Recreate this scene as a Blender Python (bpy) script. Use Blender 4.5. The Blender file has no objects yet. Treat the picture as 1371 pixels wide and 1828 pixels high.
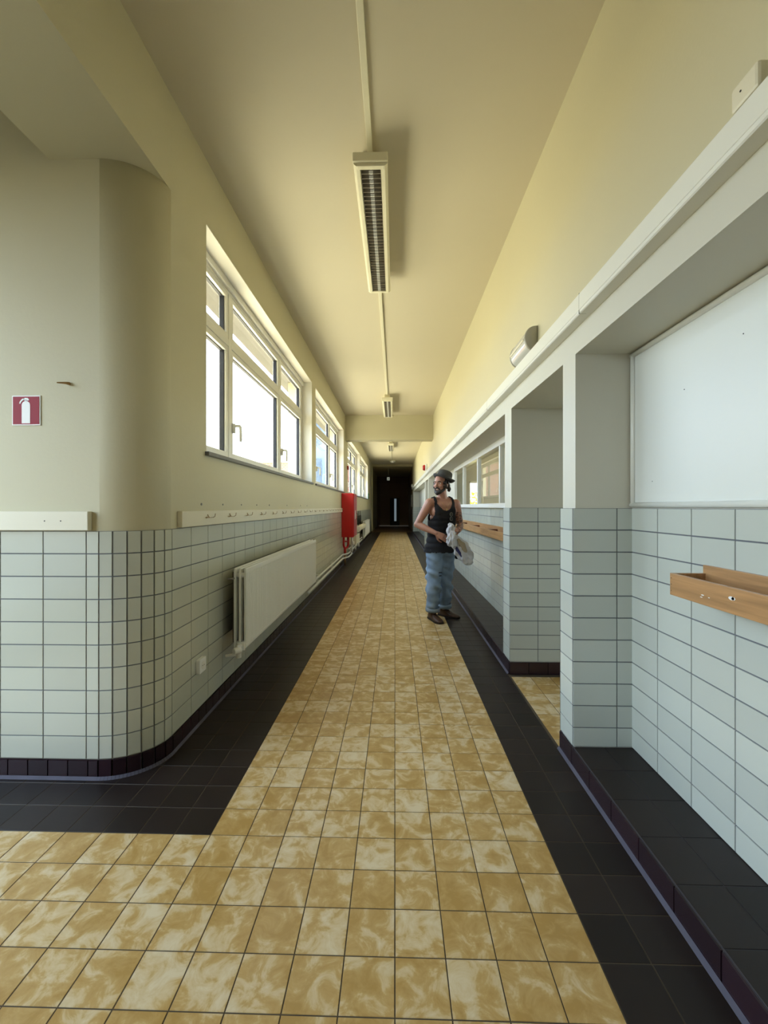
import bpy, bmesh, math, random
from mathutils import Vector, Matrix, noise
random.seed(7)
C = bpy.context.scene.collection
SC = bpy.context.scene
PI = math.pi

# ------------------------------------------------------------------ camera, sky, exposure
FPX = 757.0
TH = math.atan(19.5 / FPX)
cd = bpy.data.cameras.new('camera')
cam = bpy.data.objects.new('camera', cd); C.objects.link(cam)
cd.sensor_fit = 'VERTICAL'; cd.sensor_height = 24.0
cd.lens = 24.0 * FPX / 1828.0
cd.shift_y = -9.0 / 1828.0
cd.clip_start = 0.02
cam.location = (0, 0, 1.33)
cam.rotation_euler = (PI / 2, 0, TH)
SC.camera = cam
SC.view_settings.view_transform = 'Standard'
SC.view_settings.look = 'None'
SC.view_settings.gamma = 1.0
SC.view_settings.use_curve_mapping = False
SC.view_settings.exposure = 1.20
SC.cycles.max_bounces = 14
SC.cycles.diffuse_bounces = 4
SC.cycles.glossy_bounces = 5
SC.cycles.transparent_max_bounces = 16
SC.cycles.caustics_reflective = False
SC.cycles.caustics_refractive = False
SC.cycles.sample_clamp_indirect = 8.0

w = bpy.data.worlds.new('daylight'); SC.world = w; w.use_nodes = True
nt = w.node_tree; nt.nodes.clear()
wo = nt.nodes.new('ShaderNodeOutputWorld'); bg = nt.nodes.new('ShaderNodeBackground')
tc = nt.nodes.new('ShaderNodeTexCoord'); sx = nt.nodes.new('ShaderNodeSeparateXYZ'); cr = nt.nodes.new('ShaderNodeValToRGB')
mr = nt.nodes.new('ShaderNodeMapRange'); mr.inputs['From Min'].default_value = -1; mr.inputs['From Max'].default_value = 1
nt.links.new(tc.outputs['Generated'], sx.inputs[0]); nt.links.new(sx.outputs['Z'], mr.inputs['Value'])
nt.links.new(mr.outputs[0], cr.inputs[0]); nt.links.new(cr.outputs[0], bg.inputs[0]); nt.links.new(bg.outputs[0], wo.inputs[0])
e = cr.color_ramp.elements
e[0].position = 0.0; e[0].color = (1.22, 1.10, 0.74, 1)        # sunlit paving and lawn below the horizon
e[1].position = 0.49; e[1].color = (1.26, 1.15, 0.80, 1)
x = e.new(0.51); x.color = (0.95, 1.08, 1.22, 1)
x = e.new(1.0); x.color = (0.64, 0.88, 1.25, 1)
bg.inputs['Strength'].default_value = 4.2


def portal(name, loc, rot, sx_, sy_):
    l = bpy.data.lights.new(name, 'AREA'); l.shape = 'RECTANGLE'; l.size = sx_; l.size_y = sy_
    l.cycles.is_portal = True
    o = bpy.data.objects.new(name, l); o.location = loc; o.rotation_euler = rot; C.objects.link(o)


# ------------------------------------------------------------------ materials
def mat(name, col, rough=0.6, metal=0.0, var=0.0, scale=6.0, island=0.0, bump=0.0, bscale=40.0, spec=0.5, coat=0.0, emis=None, es=0.0):
    m = bpy.data.materials.new(name); m.use_nodes = True
    n = m.node_tree; b = n.nodes['Principled BSDF']
    b.inputs['Roughness'].default_value = rough; b.inputs['Metallic'].default_value = metal
    b.inputs['Specular IOR Level'].default_value = spec; b.inputs['Coat Weight'].default_value = coat
    c4 = (*col, 1); b.inputs['Base Color'].default_value = c4
    if emis: b.inputs['Emission Color'].default_value = (*emis, 1); b.inputs['Emission Strength'].default_value = es
    t = n.nodes.new('ShaderNodeTexCoord')
    last = None
    if var:
        nz = n.nodes.new('ShaderNodeTexNoise'); nz.inputs['Scale'].default_value = scale; nz.inputs['Detail'].default_value = 4
        n.links.new(t.outputs['Object'], nz.inputs['Vector'])
        mx = n.nodes.new('ShaderNodeMix'); mx.data_type = 'RGBA'; mx.inputs[6].default_value = tuple(max(0, v * (1 - var)) for v in col) + (1,)
        mx.inputs[7].default_value = tuple(min(1, v * (1 + var)) for v in col) + (1,)
        n.links.new(nz.outputs['Fac'], mx.inputs[0]); last = mx.outputs[2]
    if island:
        g = n.nodes.new('ShaderNodeNewGeometry'); mrr = n.nodes.new('ShaderNodeMapRange')
        mrr.inputs['To Min'].default_value = 1 - island; mrr.inputs['To Max'].default_value = 1 + island
        n.links.new(g.outputs['Random Per Island'], mrr.inputs['Value'])
        hs = n.nodes.new('ShaderNodeHueSaturation'); hs.inputs['Color'].default_value = c4
        if last: n.links.new(last, hs.inputs['Color'])
        n.links.new(mrr.outputs[0], hs.inputs['Value']); last = hs.outputs[0]
    if last: n.links.new(last, b.inputs['Base Color'])
    if bump:
        nb = n.nodes.new('ShaderNodeTexNoise'); nb.inputs['Scale'].default_value = bscale; nb.inputs['Detail'].default_value = 3
        n.links.new(t.outputs['Object'], nb.inputs['Vector'])
        bp = n.nodes.new('ShaderNodeBump'); bp.inputs['Strength'].default_value = bump; bp.inputs['Distance'].default_value = 0.01
        n.links.new(nb.outputs['Fac'], bp.inputs['Height']); n.links.new(bp.outputs[0], b.inputs['Normal'])
    return m


def marble_mat():
    m = mat('ochre_floor_tile', (0.5, 0.36, 0.15), 0.36)
    n = m.node_tree; b = n.nodes['Principled BSDF']
    t = n.nodes.new('ShaderNodeTexCoord'); g = n.nodes.new('ShaderNodeNewGeometry')
    mu = n.nodes.new('ShaderNodeMath'); mu.operation = 'MULTIPLY'; mu.inputs[1].default_value = 90
    n.links.new(g.outputs['Random Per Island'], mu.inputs[0])
    cx = n.nodes.new('ShaderNodeCombineXYZ'); n.links.new(mu.outputs[0], cx.inputs[2])
    ad = n.nodes.new('ShaderNodeVectorMath'); ad.operation = 'ADD'
    n.links.new(t.outputs['Object'], ad.inputs[0]); n.links.new(cx.outputs[0], ad.inputs[1])
    nz = n.nodes.new('ShaderNodeTexNoise'); nz.inputs['Scale'].default_value = 13; nz.inputs['Detail'].default_value = 9
    nz.inputs['Roughness'].default_value = 0.62; nz.inputs['Distortion'].default_value = 0.55
    n.links.new(ad.outputs[0], nz.inputs['Vector'])
    # per tile share of cream
    sh = n.nodes.new('ShaderNodeMath'); sh.operation = 'MULTIPLY'; sh.inputs[1].default_value = 17.31
    n.links.new(g.outputs['Random Per Island'], sh.inputs[0])
    fr = n.nodes.new('ShaderNodeMath'); fr.operation = 'FRACT'; n.links.new(sh.outputs[0], fr.inputs[0])
    ma = n.nodes.new('ShaderNodeMath'); ma.operation = 'MULTIPLY_ADD'; ma.inputs[1].default_value = 0.16; ma.inputs[2].default_value = -0.08
    n.links.new(fr.outputs[0], ma.inputs[0])
    a2 = n.nodes.new('ShaderNodeMath'); a2.operation = 'ADD'; n.links.new(nz.outputs['Fac'], a2.inputs[0]); n.links.new(ma.outputs[0], a2.inputs[1])
    r = n.nodes.new('ShaderNodeValToRGB'); n.links.new(a2.outputs[0], r.inputs[0])
    el = r.color_ramp.elements
    el[0].position = 0.36; el[0].color = (0.42, 0.25, 0.07, 1)
    el[1].position = 0.70; el[1].color = (0.70, 0.575, 0.38, 1)
    q = el.new(0.50); q.color = (0.51, 0.33, 0.12, 1)
    q = el.new(0.56); q.color = (0.61, 0.45, 0.235, 1)
    n.links.new(r.outputs[0], b.inputs['Base Color'])
    return m


def brick_mat():
    m = mat('brick', (0.3, 0.12, 0.08), 0.85); n = m.node_tree; b = n.nodes['Principled BSDF']
    t = n.nodes.new('ShaderNodeTexCoord'); mp = n.nodes.new('ShaderNodeMapping'); mp.inputs['Rotation'].default_value = (PI / 2, 0, 0)
    br = n.nodes.new('ShaderNodeTexBrick'); br.inputs['Scale'].default_value = 2.2
    br.inputs['Color1'].default_value = (0.30, 0.12, 0.08, 1); br.inputs['Color2'].default_value = (0.20, 0.08, 0.06, 1); br.inputs['Mortar'].default_value = (0.4, 0.36, 0.32, 1)
    n.links.new(t.outputs['Object'], mp.inputs[0]); n.links.new(mp.outputs[0], br.inputs['Vector']); n.links.new(br.outputs[0], b.inputs['Base Color'])
    return m


def glass_mat(name, tint=(0.95, 0.97, 0.96), k=1.0):
    m = bpy.data.materials.new(name); m.use_nodes = True; n = m.node_tree; n.nodes.clear()
    o = n.nodes.new('ShaderNodeOutputMaterial'); mx = n.nodes.new('ShaderNodeMixShader'); tr = n.nodes.new('ShaderNodeBsdfTransparent')
    gl = n.nodes.new('ShaderNodeBsdfGlossy'); fr = n.nodes.new('ShaderNodeFresnel'); fr.inputs['IOR'].default_value = 1.5
    tr.inputs['Color'].default_value = (*tint, 1); gl.inputs['Roughness'].default_value = 0.02
    mu = n.nodes.new('ShaderNodeMath'); mu.operation = 'MULTIPLY'; mu.inputs[1].default_value = k; n.links.new(fr.outputs[0], mu.inputs[0])
    ge = n.nodes.new('ShaderNodeNewGeometry'); iv = n.nodes.new('ShaderNodeMath'); iv.operation = 'SUBTRACT'; iv.inputs[0].default_value = 1
    n.links.new(ge.outputs['Backfacing'], iv.inputs[1]); m2 = n.nodes.new('ShaderNodeMath'); m2.operation = 'MULTIPLY'
    n.links.new(mu.outputs[0], m2.inputs[0]); n.links.new(iv.outputs[0], m2.inputs[1]); mu = m2
    n.links.new(mu.outputs[0], mx.inputs[0]); n.links.new(tr.outputs[0], mx.inputs[1]); n.links.new(gl.outputs[0], mx.inputs[2]); n.links.new(mx.outputs[0], o.inputs[0])
    return m


def wood_mat(name, col):
    m = mat(name, col, 0.38); n = m.node_tree; b = n.nodes['Principled BSDF']
    t = n.nodes.new('ShaderNodeTexCoord'); mp = n.nodes.new('ShaderNodeMapping'); mp.inputs['Scale'].default_value = (30, 1.6, 30)
    nz = n.nodes.new('ShaderNodeTexNoise'); nz.inputs['Scale'].default_value = 2.2; nz.inputs['Detail'].default_value = 5; nz.inputs['Distortion'].default_value = 0.6
    r = n.nodes.new('ShaderNodeValToRGB'); r.color_ramp.elements[0].position = 0.3; r.color_ramp.elements[1].position = 0.7
    r.color_ramp.elements[0].color = tuple(v * 0.78 for v in col) + (1,); r.color_ramp.elements[1].color = tuple(v * 1.15 for v in col) + (1,)
    n.links.new(t.outputs['Object'], mp.inputs[0]); n.links.new(mp.outputs[0], nz.inputs['Vector']); n.links.new(nz.outputs['Fac'], r.inputs[0]); n.links.new(r.outputs[0], b.inputs['Base Color'])
    return m


M = {}
M['plaster'] = mat('cream_plaster', (0.575, 0.53, 0.365), 0.6, var=0.03, scale=1.5, bump=0.06, bscale=60)
M['ceil'] = mat('cream_ceiling', (0.61, 0.555, 0.43), 0.75, var=0.02, scale=1.2)
M['white_plaster'] = mat('off_white_plaster', (0.60, 0.58, 0.49), 0.5, var=0.02, scale=2)
M['tile'] = mat('pale_green_glazed_tile', (0.52, 0.53, 0.45), 0.16, island=0.05)
M['tile_cool'] = mat('pale_grey_blue_glazed_tile', (0.52, 0.55, 0.50), 0.14, island=0.05)
M['grout'] = mat('dark_grout', (0.13, 0.135, 0.15), 0.9)
M['fgrout'] = mat('brown_floor_grout', (0.07, 0.05, 0.03), 0.9)
M['bgrout'] = mat('grey_floor_grout', (0.05, 0.045, 0.05), 0.9)
M['marble'] = marble_mat()
M['brown'] = mat('dark_brown_tile', (0.016, 0.010, 0.009), 0.42, spec=0.3, island=0.25, var=0.15, scale=9)
M['skirt'] = mat('brown_glazed_skirting', (0.022, 0.010, 0.014), 0.2, island=0.25)
M['mortar'] = mat('lilac_grey_mortar', (0.075, 0.07, 0.10), 0.8, var=0.3, scale=12)
M['pvc'] = mat('white_pvc_frame', (0.80, 0.78, 0.72), 0.35)
M['gasket'] = mat('black_gasket', (0.015, 0.015, 0.025), 0.6)
M['stone'] = mat('grey_stone_sill', (0.13, 0.13, 0.14), 0.35, var=0.15, scale=20)
M['glass'] = glass_mat('window_glass')
M['wood'] = wood_mat('orange_wood', (0.43, 0.235, 0.10))
M['wood_shade'] = wood_mat('shaded_tray_wood', (0.16, 0.05, 0.02))  # wood with the shadow inside the tray put into its colour
M['rail'] = mat('cream_painted_wood', (0.74, 0.69, 0.54), 0.45, var=0.02, scale=8)
M['enamel'] = mat('white_enamel', (0.80, 0.80, 0.77), 0.3)
M['trunk'] = mat('ivory_plastic', (0.78, 0.78, 0.72), 0.3, var=0.03, scale=1)
M['lampf'] = mat('ivory_lamp_housing', (0.80, 0.76, 0.60), 0.3)
M['louvre'] = mat('grey_louvre_metal', (0.30, 0.27, 0.22), 0.4, metal=0.3)
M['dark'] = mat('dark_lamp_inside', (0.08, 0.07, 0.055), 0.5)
M['tube'] = mat('white_tube', (0.92, 0.92, 0.9), 0.2, emis=(1, 1, 0.95), es=0.12)
M['red'] = mat('red_enamel', (0.50, 0.010, 0.010), 0.28, var=0.06, scale=5)
M['redsign'] = mat('red_sign_face', (0.30, 0.008, 0.025), 0.5, spec=0.2)
M['white'] = mat('white_paint', (0.82, 0.82, 0.80), 0.4)
M['black'] = mat('black_rubber', (0.01, 0.01, 0.01), 0.5)
M['metal'] = mat('grey_metal', (0.25, 0.24, 0.22), 0.35, metal=0.8)
M['brass'] = mat('old_brass', (0.35, 0.22, 0.10), 0.4, metal=0.7)
M['opal'] = mat('ribbed_clear_plastic', (0.66, 0.66, 0.62), 0.12, spec=0.8, coat=0.5)
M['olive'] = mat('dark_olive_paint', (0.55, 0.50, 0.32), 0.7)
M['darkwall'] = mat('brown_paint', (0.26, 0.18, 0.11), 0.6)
M['eave'] = mat('grey_brown_soffit', (0.085, 0.078, 0.07), 0.8, var=0.2, scale=3)
M['bounce_blocker'] = mat('dark_bounce_blocker', (0.07, 0.066, 0.06), 0.9, var=0.2)  # dark surface for the slab that holds back ground bounce
M['reveal_lit'] = mat('skylit_reveal_white', (0.74, 0.70, 0.62), 0.45)  # whiter than the wall: skylight on the reveals put into the colour
M['brick'] = brick_mat()
M['bluepanel'] = mat('blue_grey_cladding', (0.12, 0.17, 0.28), 0.4, var=0.2, scale=1)
M['green'] = mat('green_sign', (0.02, 0.22, 0.09), 0.4)
M['roomwall'] = mat('classroom_paint', (0.55, 0.53, 0.46), 0.7, var=0.15, scale=1.5)
M['litglass'] = mat('lit_pane', (0.3, 0.35, 0.38), 0.3, emis=(0.5, 0.65, 0.75), es=0.12)
M['thresh'] = mat('glowing_threshold', (0.5, 0.5, 0.48), 0.3, emis=(0.6, 0.6, 0.55), es=0.02)  # metal with a faint added glow, so its edge shows bright
M['palesign'] = mat('pale_sign', (0.8, 0.85, 0.8), 0.4, emis=(0.8, 0.9, 0.8), es=0.08)
M['panelw'] = mat('white_panel_paint', (0.72, 0.74, 0.70), 0.4, var=0.02, scale=3)
M['leaf'] = mat('yellow_green_leaf', (0.62, 0.60, 0.03), 0.5, var=0.3, scale=9)


# ------------------------------------------------------------------ mesh helpers
class MB:
    def __init__(s): s.v = []; s.f = []; s.m = []
    def poly(s, pts, m=0):
        i = len(s.v); s.v += [tuple(p) for p in pts]; s.f.append(tuple(range(i, i + len(pts)))); s.m.append(m)
    def box(s, x0, x1, y0, y1, z0, z1, m=0):
        if x0 > x1: x0, x1 = x1, x0
        if y0 > y1: y0, y1 = y1, y0
        if z0 > z1: z0, z1 = z1, z0
        i = len(s.v)
        s.v += [(x, y, z) for x in (x0, x1) for y in (y0, y1) for z in (z0, z1)]
        for f in ((0, 1, 3, 2), (4, 6, 7, 5), (0, 4, 5, 1), (2, 3, 7, 6), (0, 2, 6, 4), (1, 5, 7, 3)):
            s.f.append(tuple(i + k for k in f)); s.m.append(m)
        return s
    def extrude(s, pts, z0, z1, m=0):      # footprint counter-clockwise
        n = len(pts); i = len(s.v)
        s.v += [(p[0], p[1], z0) for p in pts] + [(p[0], p[1], z1) for p in pts]
        for k in range(n):
            j = (k + 1) % n; s.f.append((i + k, i + j, i + n + j, i + n + k)); s.m.append(m)
        s.f.append(tuple(i + n + k for k in range(n))); s.m.append(m)
        s.f.append(tuple(i + k for k in reversed(range(n)))); s.m.append(m)
        return s
    def rings(s, rings, m=0, cap=True, closed=False):
        i = len(s.v); n = len(rings[0])
        for r in rings: s.v += [tuple(p) for p in r]
        R = len(rings)
        for a in range(R if closed else R - 1):
            b = (a + 1) % R
            for k in range(n):
                j = (k + 1) % n
                s.f.append((i + a * n + k, i + a * n + j, i + b * n + j, i + b * n + k)); s.m.append(m)
        if cap and not closed:
            s.f.append(tuple(i + k for k in reversed(range(n)))); s.m.append(m)
            s.f.append(tuple(i + (R - 1) * n + k for k in range(n))); s.m.append(m)
        return s
    def tube(s, pts, r, n=10, m=0):
        pts = [Vector(p) for p in pts]; rr = r if isinstance(r, (list, tuple)) else [r] * len(pts)
        rg = []; up = None
        for k, p in enumerate(pts):
            d = (pts[min(k + 1, len(pts) - 1)] - pts[max(k - 1, 0)]).normalized()
            if up is None:
                up = Vector((0, 0, 1)) if abs(d.z) < 0.9 else Vector((1, 0, 0))
            a = d.cross(up).normalized(); b = a.cross(d).normalized(); up = b
            rg.append([p + (a * math.cos(2 * PI * q / n) + b * math.sin(2 * PI * q / n)) * rr[k] for q in range(n)])
        return s.rings(rg, m)
    def capsule(s, p0, r0, p1, r1, n=14, h=5, m=0):
        p0 = Vector(p0); p1 = Vector(p1); d = (p1 - p0); L = d.length; d = d / L if L > 1e-6 else Vector((0, 0, 1))
        pts = []; rr = []
        for k in range(h):
            t = PI / 2 * (1 - k / h) * 0.97; pts.append(p0 - d * r0 * math.sin(t)); rr.append(max(r0 * math.cos(t), 1e-4))
        pts.append(p0); rr.append(r0); pts.append(p1); rr.append(r1)
        for k in range(1, h + 1):
            t = PI / 2 * k / h * 0.97; pts.append(p1 + d * r1 * math.sin(t)); rr.append(max(r1 * math.cos(t), 1e-4))
        if L < 1e-6: pts = [p + d * 1e-5 * i for i, p in enumerate(pts)]
        return s.tube(pts, rr, n, m)
    def ellipsoid(s, c, ax, ay, az, n=20, h=12, m=0):   # ax, ay, az: vectors of the half axes
        c = Vector(c); ax = Vector(ax); ay = Vector(ay); az = Vector(az); rg = []
        for k in range(1, h):
            t = PI * k / h
            rg.append([c - az * math.cos(t) + (ax * math.cos(2 * PI * q / n) + ay * math.sin(2 * PI * q / n)) * math.sin(t) for q in range(n)])
        return s.rings(rg, m)
    def build(s, name, mats, parent=None, smooth=False, loc=None, bevel=0.0):
        if not isinstance(mats, (list, tuple)): mats = [mats]
        off = Vector((0, 0, 0))
        if parent is not None:
            off = WL[parent.name]
        elif loc is not None: off = Vector(loc)
        me = bpy.data.meshes.new(name); me.from_pydata([tuple(Vector(v) - off) for v in s.v], [], s.f)
        for q in mats: me.materials.append(q)
        me.polygons.foreach_set('material_index', s.m)
        if smooth: me.polygons.foreach_set('use_smooth', [True] * len(s.f))
        me.update()
        o = bpy.data.objects.new(name, me); C.objects.link(o)
        if parent is not None: o.parent = parent; WL[o.name] = Vector(off)
        else:
            o.location = off; WL[o.name] = Vector(off)
        if bevel:
            b = o.modifiers.new('bevel', 'BEVEL'); b.width = bevel; b.segments = 2; b.limit_method = 'ANGLE'
        return o


WL = {}
def B(*a): return MB().box(*a)


def empty(name, loc, label=None, cat=None, group=None, kind=None):
    o = bpy.data.objects.new(name, None); o.location = loc; o.empty_display_size = 0.05; C.objects.link(o); WL[o.name] = Vector(loc)
    return tag(o, label, cat, group, kind)


def tag(o, label=None, cat=None, group=None, kind=None):
    if label: o['label'] = label
    if cat: o['category'] = cat
    if group: o['group'] = group
    if kind: o['kind'] = kind
    return o


def struct(o): o['kind'] = 'structure'; return o


def tile(mb, p0, p1, n, z0, z1, gap=0.0034, h=0.006, ch=0.0015, m=0):
    """one tile of a vertical wall between ground points p0 and p1, n its outward normal"""
    p0 = Vector((p0[0], p0[1], 0)); p1 = Vector((p1[0], p1[1], 0)); d = (p1 - p0).normalized(); n = Vector((n[0], n[1], 0)).normalized()
    a0 = p0 + d * gap / 2; a1 = p1 - d * gap / 2; c0 = a0 + d * ch + n * h; c1 = a1 - d * ch + n * h; lo = z0 + gap / 2; hi = z1 - gap / 2
    Z = lambda p, z: (p.x, p.y, z)
    o_ = [Z(a0, lo), Z(a1, lo), Z(a1, hi), Z(a0, hi)]
    i_ = [Z(c0, lo + ch), Z(c1, lo + ch), Z(c1, hi - ch), Z(c0, hi - ch)]
    b = len(mb.v); mb.v += o_ + i_
    flip = d.cross(Vector((0, 0, 1))).dot(n) < 0
    fs = [(4, 5, 6, 7), (0, 1, 5, 4), (1, 2, 6, 5), (2, 3, 7, 6), (3, 0, 4, 7)]
    for f in fs:
        f = tuple(b + k for k in (reversed(f) if flip else f)); mb.f.append(f); mb.m.append(m)


def dado(name, parent, segs, zrows, tmat, gmat, gap=0.0034, h=0.006):
    """segs: list of (p0, p1, n, [break fractions])"""
    mb = MB()
    for (p0, p1, n, us) in segs:
        p0 = Vector(p0); p1 = Vector(p1)
        for a, b in zip(us[:-1], us[1:]):
            q0 = p0.lerp(p1, a); q1 = p0.lerp(p1, b)
            for z0, z1 in zip(zrows[:-1], zrows[1:]): tile(mb, q0, q1, n, z0, z1, gap, h)
        nn = Vector(n).normalized() * 0.003
        a = (p0.x + nn.x, p0.y + nn.y); b = (p1.x + nn.x, p1.y + nn.y)
        pts = [(a[0], a[1], zrows[0]), (b[0], b[1], zrows[0]), (b[0], b[1], zrows[-1] - 0.001), (a[0], a[1], zrows[-1] - 0.001)]
        mb.poly(pts, 1)
        a0 = (p0.x, p0.y); b0 = (p1.x, p1.y); zt = zrows[-1] - 0.001
        mb.poly([(a[0], a[1], zt), (b[0], b[1], zt), (b0[0], b0[1], zt), (a0[0], a0[1], zt)], 1)
    return mb.build(name, [tmat, gmat], parent)


def us(L, w, first=None):
    """break fractions over length L with tile width w; first = width of the first tile"""
    r = [0.0]; q = first if first else w
    while q < L - 0.012: r.append(q / L); q += w
    r.append(1.0); return r


def frange(a, b, s):
    r = [a]
    while r[-1] + s < b - 0.01: r.append(r[-1] + s)
    r.append(b); return r


def ftile(mb, x0, x1, y0, y1, z, gap, m):
    g = gap / 2; c = 0.001; h = 0.0015
    b = len(mb.v)
    mb.v += [(x0 + g, y0 + g, z - h), (x1 - g, y0 + g, z - h), (x1 - g, y1 - g, z - h), (x0 + g, y1 - g, z - h),
             (x0 + g + c, y0 + g + c, z), (x1 - g - c, y0 + g + c, z), (x1 - g - c, y1 - g - c, z), (x0 + g + c, y1 - g - c, z)]
    for f in ((4, 5, 6, 7), (0, 1, 5, 4), (1, 2, 6, 5), (2, 3, 7, 6), (3, 0, 4, 7)): mb.f.append(tuple(b + k for k in f)); mb.m.append(m)


# ------------------------------------------------------------------ sizes of the place
T = 0.1495
XL, XR, XB = -1.21, 0.925, 1.213          # left wall, right wall, back of the alcoves
TR = 0.91                                 # tiled face of the right pillars
YF = 2.045                                # wall that faces the camera on the left
ZC, ZB, ZA = 3.56, 2.96, 2.113            # ceiling, cross beam, alcove top
ZL0, ZL1 = 0.094, 1.212                   # left dado
ZR0, ZR1 = 0.104, 1.324
YE, YEND = 22.2, 29.5

# ---- floor
XO0 = -1.56
fl = MB()
X0 = 0.0
def brown_at(x, y):
    if x > 4 * T - 0.001 and x < TR - 0.01: return True
    if x < -6 * T + 0.001 and y > 1.702 - 0.001: return True
    return False
ys = [1.702 + k * T for k in range(-52, int((YE - 1.702) / T) + 1)] + [YE]
for j in range(len(ys) - 1):
    ya, yb = ys[j], ys[j + 1]
    i = -23
    while True:
        xa = i * T; xb = xa + T; i += 1
        if xa > TR - 0.02: break
        xb = min(xb, TR)
        cy = (ya + yb) / 2
        if cy > YF + 0.25:
            if xb < XL - 0.01: continue
            xa = max(xa, XL)
        m_ = 1 if brown_at(xa, ya) else 0
        ftile(fl, xa, xb, ya, yb, 0, 0.003 if not m_ else 0.003, m_)
    for k in range(5):                       # doorway recesses
        for (da, db) in ((2.36, 3.394), (11.86, 12.9)):
            if ya > da - 0.1 and yb < db + 0.1: ftile(fl, TR + k * T, TR + (k + 1) * T, ya, yb, 0, 0.003, 0)
fl.box(-3.6, 1.75, -6.1, 2.4, -0.2, -0.0012, 2); fl.box(XO0, 1.75, 2.4, YE, -0.2, -0.0012, 2)
struct(fl.build('floor', [M['marble'], M['brown'], M['fgrout']]))
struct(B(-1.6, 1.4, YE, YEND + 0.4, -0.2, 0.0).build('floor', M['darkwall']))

# ---- ceiling
cb = B(-3.6, 1.6, -6.2, 2.4, ZC, ZC + 0.15); cb.box(XO0, 1.6, 2.4, YE, ZC, ZC + 0.15); struct(cb.build('ceiling', M['ceil']))
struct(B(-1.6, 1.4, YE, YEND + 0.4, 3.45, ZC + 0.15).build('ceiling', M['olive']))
struct(B(-1.70, XL, -4.0, 2.264, 3.04, ZC).build('ceiling_beam', M['plaster']))
struct(B(XL - 0.02, XR + 0.02, 10.3, 10.62, ZB, ZC).build('ceiling_beam', M['plaster']))

# ---- left wall with its curved corner and window openings
ARC = []
acx, acy, ra, rb = -1.45, 2.262, 0.24, 0.217
for k in range(7):
    t = PI / 2 * k / 6; ARC.append((acx + ra * math.sin(t), acy - rb * math.cos(t)))
wl = MB()
ARCs = [(acx + ra * math.sin(PI / 2 * k / 24), acy - rb * math.cos(PI / 2 * k / 24)) for k in range(25)]
WIN = [(2.69, 6.16), (6.43, 9.98), (10.85, 14.6), (14.80, 18.9)]
ZW0, ZW1 = 1.665, 3.148
wl.extrude([(-3.4, YF)] + ARCs + [(XL, WIN[0][0]), (-1.56, WIN[0][0]), (-1.56, 2.4), (-3.4, 2.4)], 0, ZC)
XO = -1.56
for k, (a, b) in enumerate(WIN):
    wl.box(XO, XL, a, b, 0, ZW0); wl.box(-1.44, XL, a, b, ZW1, ZC)
    nb = WIN[k + 1][0] if k < 3 else YE
    wl.box(XO, XL, b, nb, 0, ZC)
W = struct(wl.build('wall_left', M['plaster']))
for p in W.data.polygons: p.use_smooth = len(p.vertices) == 4 and abs(p.normal.z) < 0.1 and p.normal.x > 0.02 and p.normal.y < -0.02
zl = [ZL0 + (ZL1 - ZL0) * k / 10 for k in range(11)]
segs = [((-3.4, YF), (-1.45, YF), (0, -1), [0] + [1 - (0.062 + 0.2155 * k) / 1.95 for k in reversed(range(9)) if 0.062 + 0.2155 * k < 1.9] + [1])]
for k in range(6):
    a, b = ARC[k], ARC[k + 1]; segs.append((a, b, (b[1] - a[1], -(b[0] - a[0])), [0, 1]))
L = YE - 2.262
segs.append(((XL, 2.262), (XL, YE), (1, 0), us(L, 0.2265, 0.215)))
dado('tiled_dado', W, segs, zl, M['tile'], M['grout'])
sk = []
for (p0, p1, n, u) in segs:
    Ls = (Vector(p1) - Vector(p0)).length; sk.append((p0, p1, n, us(Ls, 0.1)))
sk = [sk[0]] + [(a, b, c, [0, 1]) for (a, b, c, d) in sk[1:7]] + [sk[7]]
dado('skirting', W, sk, [0.0, 0.092], M['skirt'], M['bgrout'], gap=0.003, h=0.012)
mm = MB()
path = [(-3.4, YF)] + ARCs + [(XL, YE)]
for k in range(len(path) - 1):
    a, b = Vector(path[k]), Vector(path[k + 1]); 
    if (b - a).length < 1e-5: continue
    d = (b - a).normalized(); n = Vector((-d.y, d.x)) * -1
    for (o0, z0, o1, z1) in ((0.013, 0.014, 0.024, 0.001),):
        mm.poly([(a.x + n.x * o1, a.y + n.y * o1, z1), (b.x + n.x * o1, b.y + n.y * o1, z1), (b.x + n.x * o0, b.y + n.y * o0, z0), (a.x + n.x * o0, a.y + n.y * o0, z0)])
mm.build('mortar_line', M['mortar'], W)

# ---- right wall: header, pillars, alcoves and doorways
wr = MB()
wr.box(XR, 1.45, -6.0, YE, ZA + 0.17, ZC); wr.box(XR, 1.45, -6.0, YE, ZA, ZA + 0.17, 1)
PIL = [(2.198, 2.36, 1.7), (3.394, 3.591, 1.7), (11.70, 11.86, 1.7), (12.9, 13.1, 1.7), (21.3, YE, 1.4)]
for a, b, xx in PIL: wr.box(XR, xx, a, b, 0, ZA, 1)
wr.box(XB, 1.45, -6.0, 2.198, 0, ZA, 1)
wr.box(XB, 1.45, 3.591, 11.7, 0, ZR1 + 0.012, 1)
wr.box(XB, 1.45, 8.68, 11.7, ZR1, ZA, 1)
wr.box(XB, 1.45, 13.1, 21.3, 0, ZA, 1)
wr.box(1.45, 1.75, 2.2, 3.58, ZA, 2.4); wr.box(1.45, 1.75, 11.7, 13.1, ZA, 2.4)
WR = struct(wr.build('wall_right', [M['plaster'], M['white_plaster']]))
zr = [ZR1 - 0.1122 * k for k in range(11)][::-1]; zr = [ZR0] + zr
if zr[1] - zr[0] < 0.02: zr.pop(1)
TW = 0.2225
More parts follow.
